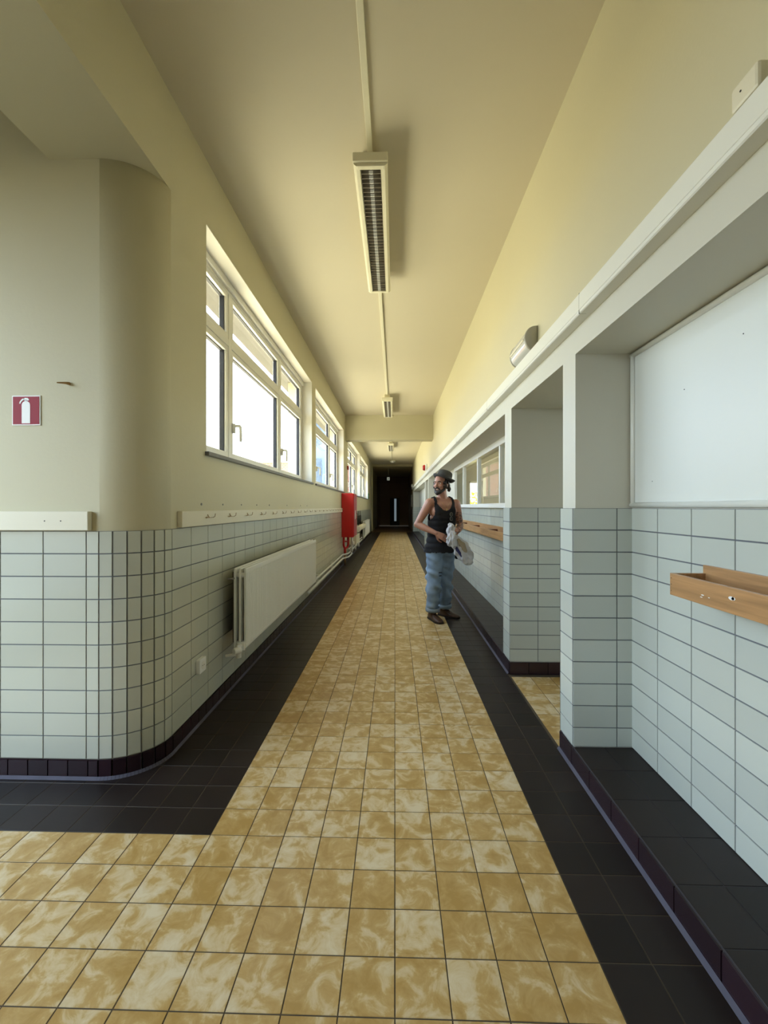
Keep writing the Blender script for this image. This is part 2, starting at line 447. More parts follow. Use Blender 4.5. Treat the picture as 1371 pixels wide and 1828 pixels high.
segs = [((XB, -5.9), (XB, 2.204), (-1, 0), [0] + [1 - TW * k / 8.104 for k in reversed(range(1, 37)) if TW * k < 8.09] + [1]),
        ((XB, 3.585), (XB, 11.7), (-1, 0), us(8.115, TW)), ((XB, 13.1), (XB, 21.3), (-1, 0), us(8.2, TW))]
for a, b, xx in PIL:
    al = ZR0
    segs.append(((TR + 0.006, a), (TR + 0.006, b), (-1, 0), us(b - a, 0.2225)))
for y in (2.198, 3.394, 11.70, 12.9):       # returns that face the camera... and the ones that face away
    xx = XB if y in (2.198, 11.70) else 1.65
    if y in (11.70,): continue
    segs.append(((TR, y), (xx, y), (0, -1), us(xx - TR, TW)))
segs.append(((TR, 21.3), (XB, 21.3), (0, -1), us(XB - TR, TW)))
segs.append(((TR, 11.70), (XB, 11.70), (0, -1), us(XB - TR, TW)))
for y in (2.36, 11.86): segs.append(((TR, y), (1.65, y), (0, 1), us(0.74, TW)))
for y in (3.591, 13.1): segs.append(((TR, y), (XB, y), (0, 1), us(XB - TR, TW)))
dado('tiled_dado', WR, segs, zr, M['tile_cool'], M['grout'])
# raised alcove floors in brown tile with a skirting and a mortar line
sb = MB()
ALC = [(-6.0, 2.192), (3.597, 11.694), (13.106, 21.294)]
for a, b in ALC:
    sb.box(TR + 0.004, XB, a, b, -0.001, ZR0 - 0.002, 2)
    for yy in zip(frange(a, b, 0.2)[:-1], frange(a, b, 0.2)[1:]):
        ftile(sb, TR + 0.002, TR + 0.155, yy[0], yy[1], ZR0, 0.003, 0); ftile(sb, TR + 0.155, XB, yy[0], yy[1], ZR0, 0.003, 0)
struct(sb.build('floor_ledge', [M['brown'], M['skirt'], M['bgrout']]))
sg = [((TR + 0.004, a), (TR + 0.004, b), (-1, 0), us(b - a, 0.2)) for a, b in ((-6, 2.36), (3.394, 11.86), (12.9, YE))]
sg += [((TR, 3.394), (1.65, 3.394), (0, -1), us(0.74, 0.15)), ((TR, 12.9), (1.65, 12.9), (0, -1), us(0.74, 0.15)), ((TR, 2.36), (1.65, 2.36), (0, 1), us(0.74, 0.15))]
dado('skirting', WR, sg, [0.0, ZR0 - 0.004], M['skirt'], M['bgrout'], gap=0.003, h=0.009)
mm = MB()
for a, b in ((-6, 2.36), (3.394, 11.86), (12.9, YE)):
    mm.poly([(TR - 0.006, a, 0.014), (TR - 0.006, b, 0.014), (TR - 0.018, b, 0.001), (TR - 0.018, a, 0.001)])
mm.build('mortar_line', M['mortar'], WR)
# doors at the back of the two doorway recesses
for n, (a, b) in enumerate(((2.36, 3.394), (11.86, 12.9))):
    d = empty('door_%d' % (n + 1), (1.65, (a + b) / 2, 0), kind='structure')
    B(1.66, 1.72, a, b, 0, ZA).build('door_leaf', M['white_plaster'], d)
    MB().tube([(1.66, a + 0.12, 1.05), (1.61, a + 0.12, 1.05), (1.61, a + 0.24, 1.05)], 0.009).build('handle', M['metal'], d, True)
# enclosing walls
wb = MB(); wb.box(-3.6, 1.6, -4.2, -4.0, 0, ZC); struct(wb.build('wall_back', M['darkwall']))  # unseen end, coloured dark to cut bounce light from behind the camera
HW = [(-0.9, 1.85)]
wh = MB(); xh0, xh1 = -3.6, -3.4
wh.box(xh0, xh1, -6.0, 2.4, 0, 0.4); wh.box(xh0, xh1, -6.0, 2.4, 3.05, ZC)
for a, b in ((-6.0, HW[0][0]), (HW[0][1], 2.4)): wh.box(xh0, xh1, a, b, 0.4, 3.05)
struct(wh.build('wall_hall', M['plaster']))
# dark continuation and its end wall
wd = MB()
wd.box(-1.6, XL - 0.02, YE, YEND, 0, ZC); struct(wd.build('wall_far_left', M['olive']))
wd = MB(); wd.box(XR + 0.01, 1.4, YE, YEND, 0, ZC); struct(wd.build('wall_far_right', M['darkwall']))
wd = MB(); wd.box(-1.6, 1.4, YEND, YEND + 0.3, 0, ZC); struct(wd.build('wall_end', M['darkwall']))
wn = MB(); wn.box(XL - 0.01, XL + 0.05, YE - 0.25, YE, 0.09, 3.5); wn.build('nib', M['plaster'], W)
# ------------------------------------------------------------------ interior (classroom) behind the right-hand glazing
cl = MB()
cl.box(1.75, 7.2, 3.2, 3.4, 0, 3.2); cl.box(7.0, 7.2, 3.4, 11.9, 0, 0.9); cl.box(7.0, 7.2, 3.4, 11.9, 2.7, 3.2); cl.box(7.0, 7.2, 3.4, 4.2, 0.9, 2.7); cl.box(7.0, 7.2, 7.4, 8.2, 0.9, 2.7); cl.box(7.0, 7.2, 11.2, 11.9, 0.9, 2.7)
CX0, CX1, CZ0, CZ1 = 2.04, 2.42, 0.9, 2.04
cl.box(1.45, CX0, 11.7, 11.9, 0, 3.2); cl.box(CX1, 7.2, 11.7, 11.9, 0, 3.2); cl.box(CX0, CX1, 11.7, 11.9, 0, CZ0); cl.box(CX0, CX1, 11.7, 11.9, CZ1, 3.2)
cl.box(1.45, 7.2, 3.2, 11.9, 3.2, 3.35)
struct(cl.build('wall_classroom', M['roomwall']))
struct(B(1.45, 7.2, 3.2, 11.9, -0.1, 0.0).build('floor', M['marble']))

# ------------------------------------------------------------------ windows
def window(n, y0, y1, mull):
    wn = empty('window_%d' % n, (-1.38, (y0 + y1) / 2, ZW0), kind='structure')
    fx0, fx1 = -1.43, -1.355; z0, z1 = ZW0 + 0.02, ZW1; zt = 2.668
    f = MB()
    f.box(fx0, fx1, y0, y1, z0, z0 + 0.05); f.box(fx0, fx1, y0, y1, z1 - 0.075, z1)
    f.box(fx0, fx1, y0, y0 + 0.06, z0 + 0.05, z1 - 0.075); f.box(fx0, fx1, y1 - 0.06, y1, z0 + 0.05, z1 - 0.075)
    f.box(fx0, fx1 + 0.025, y0, y1, z1 - 0.055, z1 - 0.001)
    ed = [y0 + 0.06] + mull + [y1 - 0.06]
    for q in mull: f.box(fx0, fx1, q - 0.03, q + 0.03, z0 + 0.05, z1 - 0.075)
    for i in range(len(ed) - 1):
        a = ed[i] + (0.03 if i else 0); b = ed[i + 1] - (0.03 if i < len(ed) - 2 else 0)
        f.box(fx0, fx1, a, b, zt - 0.03, zt + 0.03)
    f.build('window_frame', M['pvc'], wn, bevel=0.003)
    for i in range(len(ed) - 1):
        a = ed[i] + (0.03 if i else 0); b = ed[i + 1] - (0.03 if i < len(ed) - 2 else 0)
        for (c, d) in ((z0 + 0.05, zt - 0.03), (zt + 0.03, z1 - 0.075)):
            s = MB(); sw = 0.042; sx0, sx1 = -1.42, -1.360
            s.box(sx0, sx1, a, b, c, c + sw); s.box(sx0, sx1, a, b, d - sw, d); s.box(sx0, sx1, a, a + sw, c + sw, d - sw); s.box(sx0, sx1, b - sw, b, c + sw, d - sw)
            so = s.build('sash', M['pvc'], wn, bevel=0.003)
            g = MB(); gw = 0.007; A, B_, C_, D_ = a + sw, b - sw, c + sw, d - sw
            g.box(-1.412, -1.392, A, B_, C_, C_ + gw); g.box(-1.412, -1.385, A, B_, D_ - gw, D_); g.box(-1.412, -1.392, A, A + gw, C_, D_); g.box(-1.412, -1.378, B_ - 0.012, B_, C_, D_)
            g.build('gasket', M['gasket'], so)
            B(-1.402, -1.398, A, B_, C_, D_).build('pane', M['glass'], so)
    zh = 1.985
    for q in mull:
        h = MB(); h.box(-1.362, -1.335, q + 0.035, q + 0.065, zh - 0.04, zh + 0.04)
        h.tube([(-1.335, q + 0.05, zh + 0.02), (-1.295, q + 0.05, zh + 0.02), (-1.29, q + 0.052, zh + 0.012), (-1.29, q + 0.056, zh - 0.10), (-1.295, q + 0.056, zh - 0.11)], 0.012, 8)
        h.build('window_handle', M['pvc'], wn, True)
    B(fx1 + 0.001, XL - 0.001, y0, y1, z1 - 0.004, z1 - 0.0005).build('reveal', M['reveal_lit'], wn)  # thin lining added to brighten the reveal as skylight would
    for ya_, yb_ in ((y0 + 0.0005, y0 + 0.004), (y1 - 0.004, y1 - 0.0005)): B(fx1 + 0.001, XL - 0.001, ya_, yb_, ZW0 + 0.02, z1 - 0.004).build('reveal', M['reveal_lit'], wn)
    sl = MB(); sl.box(-1.36, -1.183, y0 - 0.02, y1 + 0.015, ZW0 - 0.006, ZW0 + 0.02)
    sl.build('window_sill', M['stone'], wn, bevel=0.003)
    portal('sky_portal', (-1.60, (y0 + y1) / 2, (z0 + z1) / 2), (0, -PI / 2, 0), z1 - z0, y1 - y0)


for n, (a, b) in enumerate(WIN):
    k = (b - a) / 3.47
    window(n + 1, a, b, [a + 0.77 * k, a + 2.28 * k])
for n, (a, b) in enumerate(HW):
    wn = empty('window_%d' % (n + 5), (-3.5, (a + b) / 2, 0.9), kind='structure')
    f = MB()
    for q in (a, (a + b) / 2 - 0.04, b - 0.08): f.box(-3.54, -3.46, q, q + 0.08, 0.48, 2.97)
    f.box(-3.54, -3.46, a, b, 0.4, 0.48); f.box(-3.54, -3.46, a, b, 2.97, 3.05)
    f.build('window_frame', M['pvc'], wn); B(-3.502, -3.498, a + 0.05, b - 0.05, 0.45, 3.0).build('pane', M['glass'], wn)
    portal('sky_portal', (-3.65, (a + b) / 2, 1.72), (0, -PI / 2, 0), 2.65, b - a)
# classroom windows
wn = empty('window_7', (2.3, 11.8, CZ0), kind='structure')
f = MB(); f.box(CX0, CX1, 11.77, 11.83, CZ0, CZ0 + 0.05); f.box(CX0, CX1, 11.77, 11.83, CZ1 - 0.05, CZ1); f.box(CX0, CX0 + 0.04, 11.77, 11.83, CZ0, CZ1); f.box(CX1 - 0.04, CX1, 11.77, 11.83, CZ0, CZ1)
f.build('window_frame', M['pvc'], wn)
for n, (a, b) in enumerate(((4.2, 7.4), (8.2, 11.2))):
    wn = empty('window_%d' % (8 + n), (7.1, (a + b) / 2, 0.9), kind='structure')
    f = MB()
    for q in (a, (a + b) / 2 - 0.04, b - 0.08): f.box(7.06, 7.14, q, q + 0.08, 0.9, 2.7)
    f.box(7.06, 7.14, a, b, 0.9, 0.97); f.box(7.06, 7.14, a, b, 2.63, 2.7)
    f.build('window_frame', M['pvc'], wn); B(7.098, 7.102, a + 0.05, b - 0.05, 0.95, 2.65).build('pane', M['glass'], wn)
    portal('sky_portal', (7.25, (a + b) / 2, 1.8), (0, PI / 2, 0), 1.8, b - a)
# glazed screen above the tiles of the second alcove
ws = empty('window_10', (XB, 6.1, ZR1), kind='structure')
f = MB(); gy = [3.62, 4.93, 6.24, 7.55, 8.66]
f.box(XB - 0.02, XB + 0.05, 3.595, 8.68, ZR1 + 0.012, ZR1 + 0.05); f.box(XB - 0.012, XB + 0.05, 3.595, 8.68, ZA - 0.075, ZA)
for q in gy: f.box(XB - 0.008, XB + 0.045, q - 0.022, q + 0.022, ZR1 + 0.05, ZA - 0.075)
f.build('window_frame', M['enamel'], ws, bevel=0.003)
B(XB - 0.055, XB + 0.0, 3.595, 8.70, ZR1 - 0.004, ZR1 + 0.012).build('window_sill', M['enamel'], ws)
for a, b in zip(gy[:-1], gy[1:]): B(XB + 0.020, XB + 0.024, a + 0.022, b - 0.022, ZR1 + 0.05, ZA - 0.075).build('pane', M['glass'], ws)

# ------------------------------------------------------------------ outside
struct(B(-60.0, -3.6, -40.0, 2.3, -0.25, -0.05).build('bounce_blocker', M['bounce_blocker']))  # unseen slab added to keep bright ground light out of the hall
ev = B(-1.70, XO, 2.41, 20.5, ZW1, 3.5)
for a, b in WIN: ev.box(XO, -1.44, a, b, ZW1, 3.5)
struct(ev.build('roof_eave', M['eave']))
bd = empty('brick_building', (-12, 34, -1), 'low red brick building with a pale roof band seen through the window', 'building')
B(-22, -2.2, 30, 38, -1, 4.5).build('wall', M['brick'], bd); B(-22.2, -2.0, 29.8, 38.2, 4.5, 5.4).build('roof_band', M['white'], bd)
for k in range(4): B(-20 + k * 4.2, -18 + k * 4.2, 29.95, 30.0, 1.5, 3.4).build('window', M['gasket'], bd)
bt = empty('stair_tower', (-4.2, 24, -1), 'tall blue-grey clad tower standing outside in front of the brick building', 'tower')
B(-4.9, -3.7, 23.2, 25.4, -1, 9.0).build('cladding', M['bluepanel'], bt); B(-5.0, -3.6, 23.1, 25.5, 9.0, 9.3).build('roof', M['white'], bt)
for k in range(4): B(-4.6, -4.0, 23.17, 23.2, 0.5 + 2.1 * k, 1.9 + 2.1 * k).build('window', M['glass'], bt)
sh = MB(); rr = random.Random(3)
for k in range(1500):
    t = rr.random() * 2 * PI; h = rr.random(); r = (0.55 * math.sqrt(rr.random())) * (1 - 0.4 * h)
    p = Vector((2.9 + r * math.cos(t) * 1.2, 14.2 + r * math.sin(t), 0.2 + 1.62 * h)); a = Vector((rr.uniform(-1, 1), rr.uniform(-1, 1), rr.uniform(-1, 1))).normalized() * 0.05; b = a.cross(Vector((rr.uniform(-1, 1), rr.uniform(-1, 1), rr.uniform(-1, 1)))).normalized() * 0.025
    sh.poly([p - a, p + b, p + a, p - b])
sb_ = empty('shrub', (2.9, 14.2, 0), 'yellow-green shrub in the sun beyond the glazed classroom', 'shrub')
sh.build('foliage', M['leaf'], sb_)
MB().tube([(2.9, 14.2, -0.1), (2.95, 14.2, 0.5), (2.88, 14.25, 1.1)], [0.04, 0.03, 0.015]).build('stem', M['eave'], sb_, True)
M['capgrey'] = mat('grey_plastic', (0.42, 0.40, 0.33), 0.3)

# ------------------------------------------------------------------ fixed things on the left wall
def rail(loc, label, cat='coat rail'): return empty('coat_rail', loc, label, cat)
r1 = rail((-3, YF, 1.22), 'cream painted wooden rail without hooks under the red fire extinguisher sign')
B(-3.35, -1.487, YF - 0.03, YF - 0.0005, 1.216, 1.308).build('board', M['rail'], r1, bevel=0.002)
for x in (-1.62, -1.70, -1.95, -2.3): MB().tube([(x, YF - 0.0315, 1.262), (x, YF - 0.029, 1.262)], 0.003, 8).build('screw_hole', M['black'], r1)
r2 = rail((XL, 6, 1.22), 'long cream painted wooden rail with wire coat hooks, ending at the red cabinet')
B(XL + 0.0005, XL + 0.030, 2.325, 9.525, 1.216, 1.306).build('board', M['rail'], r2, bevel=0.002)
hook0 = None
for k in range(20):
    y = 2.64 + 0.357 * k
    if hook0 is None:
        t = MB(); xf = XL + 0.031
        t.tube([(xf + 0.012, y - 0.055, 1.264), (xf + 0.010, y + 0.055, 1.262)], 0.0022, 6)
        t.tube([(xf, y, 1.283), (xf + 0.012, y, 1.262)], 0.0025, 6)
        t.tube([(xf + 0.01, y + 0.055, 1.262), (xf + 0.022, y + 0.058, 1.268), (xf + 0.025, y + 0.058, 1.288)], 0.0022, 6)
        t.tube([(xf + 0.012, y - 0.055, 1.264), (xf + 0.022, y - 0.058, 1.262), (xf + 0.025, y - 0.058, 1.272)], 0.0022, 6)
        hook0 = t.build('hook', M['brass'], r2, True)
    else:
        o = hook0.copy(); C.objects.link(o); o.parent = r2; o.location = (0, 0.357 * k, 0)
for k, (y, q) in enumerate(((2.62, 1), (2.95, 0), (3.31, 0), (3.68, 0), (4.05, 1), (4.72, 0), (5.4, 0), (5.8, 0))):
    m_ = MB(); m_.tube([(XL - 0.001, y, 1.347), (XL + 0.004, y, 1.347)], 0.008 if q else 0.006, 10)
    tag(m_.build('wall_plug', M['metal'], loc=(XL, y, 1.347)), 'small grey plug left in the plaster in the row above the hook rail', 'wall plug', 'wall plugs above the coat rail')
sc_ = MB(); sc_.tube([(-1.60, YF - 0.002, 1.936), (-1.602, YF - 0.02, 1.934), (-1.635, YF - 0.035, 1.932)], [0.008, 0.006, 0.003], 8)
tag(sc_.build('wall_hook', M['brass'], loc=(-1.60, YF, 1.936)), 'bent rusty screw hook in bare plaster above and beside the red sign', 'hook')

# fire extinguisher sign
sg_ = empty('fire_extinguisher_sign', (-1.814, YF, 1.735), 'square red sign with a white fire extinguisher symbol on the plaster', 'sign')
cx_, cz_ = -1.814, 1.805; y0_ = YF - 0.004
B(cx_ - 0.072, cx_ + 0.072, y0_, YF - 0.0003, cz_ - 0.074, cz_ + 0.074).build('backing_plate', M['white'], sg_, bevel=0.003)
B(cx_ - 0.066, cx_ + 0.066, y0_ - 0.0012, y0_ + 0.0002, cz_ - 0.068, cz_ + 0.068).build('red_face', M['redsign'], sg_)
yy = y0_ - 0.0022
def flat(mb, pts): mb.rings([[(cx_ + a, yy, cz_ + b) for a, b in pts], [(cx_ + a, yy + 0.0012, cz_ + b) for a, b in pts]])
sy = MB()
bod = [(-0.021, -0.064), (0.021, -0.064), (0.021, 0.026)] + [(0.021 * math.cos(t), 0.026 + 0.020 * math.sin(t)) for t in [PI * k / 10 for k in range(1, 10)]] + [(-0.021, 0.026)]
flat(sy, bod); flat(sy, [(-0.006, 0.044), (0.006, 0.044), (0.006, 0.052), (-0.006, 0.052)])
flat(sy, [(-0.010, 0.050), (0.014, 0.048), (0.015, 0.055), (0.008, 0.061), (-0.004, 0.062), (-0.012, 0.058)])
flat(sy, [(-0.008, 0.060), (-0.020, 0.056), (-0.030, 0.045), (-0.034, 0.034), (-0.028, 0.033), (-0.024, 0.041), (-0.016, 0.049), (-0.008, 0.052)])
sy.build('extinguisher_symbol', M['white'], sg_)

# socket
so = empty('wall_socket', (XL, 2.573, 0.32), 'white earthed wall socket low on the tiles before the near radiator', 'socket')
B(XL + 0.006, XL + 0.034, 2.53, 2.618, 0.316, 0.404).build('cover', M['white'], so, bevel=0.006)
q = MB(); q.tube([(XL + 0.0335, 2.574, 0.36), (XL + 0.0348, 2.574, 0.36)], 0.024, 20); q.build('recess', M['pvc'], so)
q = MB()
for dy in (-0.0095, 0.0095): q.tube([(XL + 0.0345, 2.574 + dy, 0.36), (XL + 0.0356, 2.574 + dy, 0.36)], 0.003, 8)
q.build('pin_hole', M['black'], so)


# radiators
def radiator(y0, y1, z0, z1, label, near=True):
    R = empty('radiator', (-1.07, (y0 + y1) / 2, z0), label, 'radiator')
    for i, x in enumerate((-1.03, -1.066, -1.102)):
        p = MB(); n = int((y1 - y0) / 0.033); st = (y1 - y0) / n
        prof = []
        for k in range(n):
            a = y0 + k * st
            prof += [(a, 0.0), (a + st * 0.30, 0.0), (a + st * 0.42, -0.006), (a + st * 0.86, -0.006)]
        prof += [(y1, 0.0)]
        f = [(x + d, y) for y, d in prof] + [(x - 0.014, y1), (x - 0.014, y0)]
        zb = z0 + 0.03
        rg = []
        lo = [(x + (d if 0 else -0.003), y, z0) for y, d in prof] + [(x - 0.012, y1, z0), (x - 0.012, y0, z0)]
        rg = [lo, [(x, y, z0 + 0.018) for y, d in prof] + [(x - 0.014, y1, z0 + 0.018), (x - 0.014, y0, z0 + 0.018)],
              [(a, b, zb) for a, b in f], [(a, b, z1 - 0.045) for a, b in f],
              [(x, y, z1 - 0.030) for y, d in prof] + [(x - 0.014, y1, z1 - 0.03), (x - 0.014, y0, z1 - 0.03)],
              [(x - 0.001, y, z1 - 0.008) for y, d in prof] + [(x - 0.013, y1, z1 - 0.008), (x - 0.013, y0, z1 - 0.008)],
              [(x - 0.004, y, z1) for y, d in prof] + [(x - 0.010, y1, z1), (x - 0.010, y0, z1)]]
        p.rings([r[::-1] for r in rg]); p.build('panel', M['enamel'], R)
    for yy_ in (y0 + 0.02, y1 - 0.02):
        for zz in (z0 + 0.03, z1 - 0.05): MB().tube([(-1.035, yy_, zz), (-1.112, yy_, zz)], 0.016, 12).build('header_pipe', M['enamel'], R, True)
    for yy_ in (y0 + 0.35, y1 - 0.35):
        B(XL + 0.006, -1.11, yy_ - 0.015, yy_ + 0.015, z0 + 0.08, z1 - 0.08).build('wall_bracket', M['dark'], R)
    B(-1.135, -1.125, y0 + 0.03, y1 - 0.03, z0 + 0.03, z1 - 0.03).build('gap_shade', M['dark'], R)  # dark sheet standing in for the shadow gap behind the panels
    v = MB(); v.tube([(-1.07, y0 + 0.005, z0 + 0.02), (-1.07, y0 - 0.03, z0 + 0.02)], 0.016, 12); v.tube([(-1.07, y0 - 0.03, z0 + 0.035), (-1.07, y0 - 0.03, z0 - 0.055)], 0.017, 12)
    v.tube([(-1.06, y0 - 0.03, z0 + 0.0), (-1.09, y0 - 0.07, z0 - 0.0)], [0.026, 0.020], 14); v.tube([(-1.07, y0 - 0.03, z0 - 0.03), (-1.16, y0 - 0.03, z0 - 0.045)], 0.011, 10)
    v.box(-1.09, -1.036, y0 - 0.012, y0 + 0.0, z0 - 0.012, z0 + 0.045)
    v.build('valve', M['enamel'], R, True, bevel=0.002)
    v = MB(); v.tube([(-1.11, y0 + 0.02, z1 - 0.07), (-1.125, y0 - 0.02, z1 - 0.07), (-1.15, y0 - 0.03, z1 - 0.068)], [0.008, 0.007, 0.005], 8); v.build('bleed_valve', M['metal'], R, True)
    return R
radiator(2.91, 5.51, 0.352, 0.905, 'long white ribbed triple-panel radiator below the largest window')
radiator(14.7, 17.3, 0.30, 0.835, 'white panel radiator far down the corridor beyond the red cabinet')


# heating pipes
def pipe(z, x, label, y0, jog):
    p = MB(); pts = [(x, y0, z), (x, 9.22, z), (x + 0.015, 9.28, z), (x + 0.09, 9.52, z), (x + 0.10, jog + 0.02, z), (x + 0.10, jog + 0.5, z), (x + 0.09, jog + 0.6, z), (x + 0.01, jog + 0.85, z), (x, jog + 0.95, z), (x, 14.6, z)]
    p.tube(pts, 0.0165, 12)
    o = p.build('heating_pipe', M['enamel'], None, True, loc=(x, y0, z)); return tag(o, label, 'pipe')
pa = pipe(0.285, -1.145, 'upper of the two ivory heating pipes along the skirting', 5.55, 9.6)
pb = pipe(0.205, -1.14, 'lower of the two ivory heating pipes along the skirting', 5.55, 9.75)
for z, pr in ((0.285, pa), (0.205, pb)):
    for y in (6.4, 7.9, 12.0, 13.6): B(XL + 0.004, -1.135, y - 0.012, y + 0.012, z - 0.02, z + 0.02).build('pipe_clip', M['enamel'], pr)

# red cabinet with its pipework
rc = empty('fire_hose_cabinet', (-1.065, 9.85, 0.64), 'tall red metal cabinet hanging where the hook rail ends, red pipes below it', 'fire cabinet')
B(XL + 0.007, -0.935, 9.53, 10.23, 0.645, 1.64).build('body', M['red'], rc, bevel=0.012)
B(-0.934, -0.920, 9.545, 10.215, 0.66, 1.625).build('door', M['red'], rc, bevel=0.004)
q = MB(); q.tube([(-0.92, 10.13, 1.17), (-0.885, 10.13, 1.17), (-0.885, 10.13, 1.04), (-0.92, 10.13, 1.04)], 0.008, 8); q.build('handle', M['black'], rc, True)
B(-0.9195, -0.918, 9.75, 9.95, 1.05, 1.25).build('white_label', M['white'], rc)
q = MB()
q.tube([(-1.165, 9.62, 0.66), (-1.165, 9.62, 0.46), (-1.15, 9.64, 0.40), (-1.10, 9.68, 0.40), (-1.07, 9.70, 0.46), (-1.07, 9.70, 0.66)], 0.027, 12)
q.tube([(-1.14, 9.67, 0.41), (-1.14, 9.67, 0.24)], 0.030, 12); q.tube([(-1.13, 9.67, 0.53), (-1.13, 9.67, 0.56)], 0.05, 14)
q.build('red_pipe', M['red'], rc, True)
q = MB(); q.tube([(-1.14, 9.67, 0.24), (-1.14, 9.67, 0.0)], 0.024, 12); q.build('standpipe', M['brass'], rc, True)
q = MB(); q.tube([(-0.99, 9.76, 0.64), (-0.99, 9.76, 0.36), (-1.0, 9.78, 0.3)], 0.022, 12); q.tube([(-0.99, 9.76, 0.50), (-0.94, 9.76, 0.50)], [0.045, 0.045], 14)
q.build('valve', M['white'], rc, True)
# insulated pipe and convector box between cabinet and far radiator
ip = empty('insulated_pipe', (-1.08, 12, 0.6), 'thick pale lagged pipe beside the red cabinet running to the far radiator', 'pipe')
q = MB(); q.tube([(-1.0, 11.4, 0.735), (-1.0, 13.6, 0.735)], 0.075, 16); q.build('lagging', M['rail'], ip, True)
MB().tube([(-1.0, 13.6, 0.735), (-1.0, 14.2, 0.735)], 0.045, 12).build('pipe_end', M['enamel'], ip, True); MB().tube([(-1.0, 11.3, 0.735), (-1.0, 11.42, 0.735)], 0.085, 12).build('pipe_cap', M['enamel'], ip, True)
for y in (11.6, 13.4): MB().tube([(-1.0, y, 0.735), (XL, y, 0.735)], 0.02, 8).build('wall_bracket', M['enamel'], ip, True)
cv = empty('convector_box', (-1.09, 11.4, 0.3), 'small ivory box with pipe stubs below the lagged pipe', 'box')
B(XL + 0.007, -0.99, 10.9, 11.9, 0.36, 0.60).build('body', M['rail'], cv, bevel=0.01)
for y, r_ in ((10.95, 0.018), (11.8, 0.03)): MB().tube([(-1.02, y, 0.37), (-1.02, y, 0.23)], r_, 10).build('pipe_stub', M['enamel'], cv, True)
for k, y in enumerate((13.2, 13.9)):
    t = empty('pipe_riser', (-1.14, y, 0.3), ('dark capped riser stub on the tiles just past the lagged pipe', 'dark capped riser stub nearest to the far radiator')[k], 'pipe')
    q = MB(); q.tube([(-1.14, y, 0.78), (-1.14, y, 1.06)], 0.035, 10); q.build('cap', M['black'], t, True)
    q = MB(); q.tube([(-1.145, y, 0.303), (-1.14, y, 0.80)], 0.016, 10); q.tube([(-1.14, y, 1.05), (-1.14, y, 1.2)], 0.008, 8); q.build('tube', M['dark'], t, True)

# little things far down the left wall
gs = empty('exit_sign', (XL, 19.3, 1.5), 'small green and white sign beyond the last window', 'sign')
B(XL + 0.001, XL + 0.02, 19.1, 19.5, 1.70, 1.95).build('plate', M['green'], gs)
B(XL + 0.020, XL + 0.022, 19.18, 19.42, 1.79, 1.85).build('arrow', M['white'], gs)
fa = empty('fire_alarm_button', (XL, 10.72, 2.3), 'small red call point on the pier above the red cabinet', 'alarm')
B(XL + 0.001, XL + 0.04, 10.70, 10.77, 2.27, 2.37).build('housing', M['red'], fa)
B(XL + 0.04, XL + 0.042, 10.715, 10.755, 2.30, 2.34).build('glass_plate', M['white'], fa)

# ------------------------------------------------------------------ ceiling: lamps and cable duct
def duct(y0, y1, label):
    d = B(-0.172, -0.138, y0, y1, ZC - 0.022, ZC + 0.001).build('ceiling_cable_duct', M['lampf'], None, loc=(-0.155, y0, ZC), bevel=0.002)
    return tag(d, label, 'cable duct')
duct(-5.9, 2.66, 'thin ivory cable duct on the ceiling running to the near end of the nearest lamp')
duct(4.06, 8.34, 'ivory ceiling cable duct joining the nearest lamp and the lamp before the beam')
duct(10.62, 14.4, 'thin ivory cable duct on the ceiling just beyond the cross beam')
duct(15.8, 20.3, 'thin ivory cable duct on the ceiling between the third lamp and the round lamp')


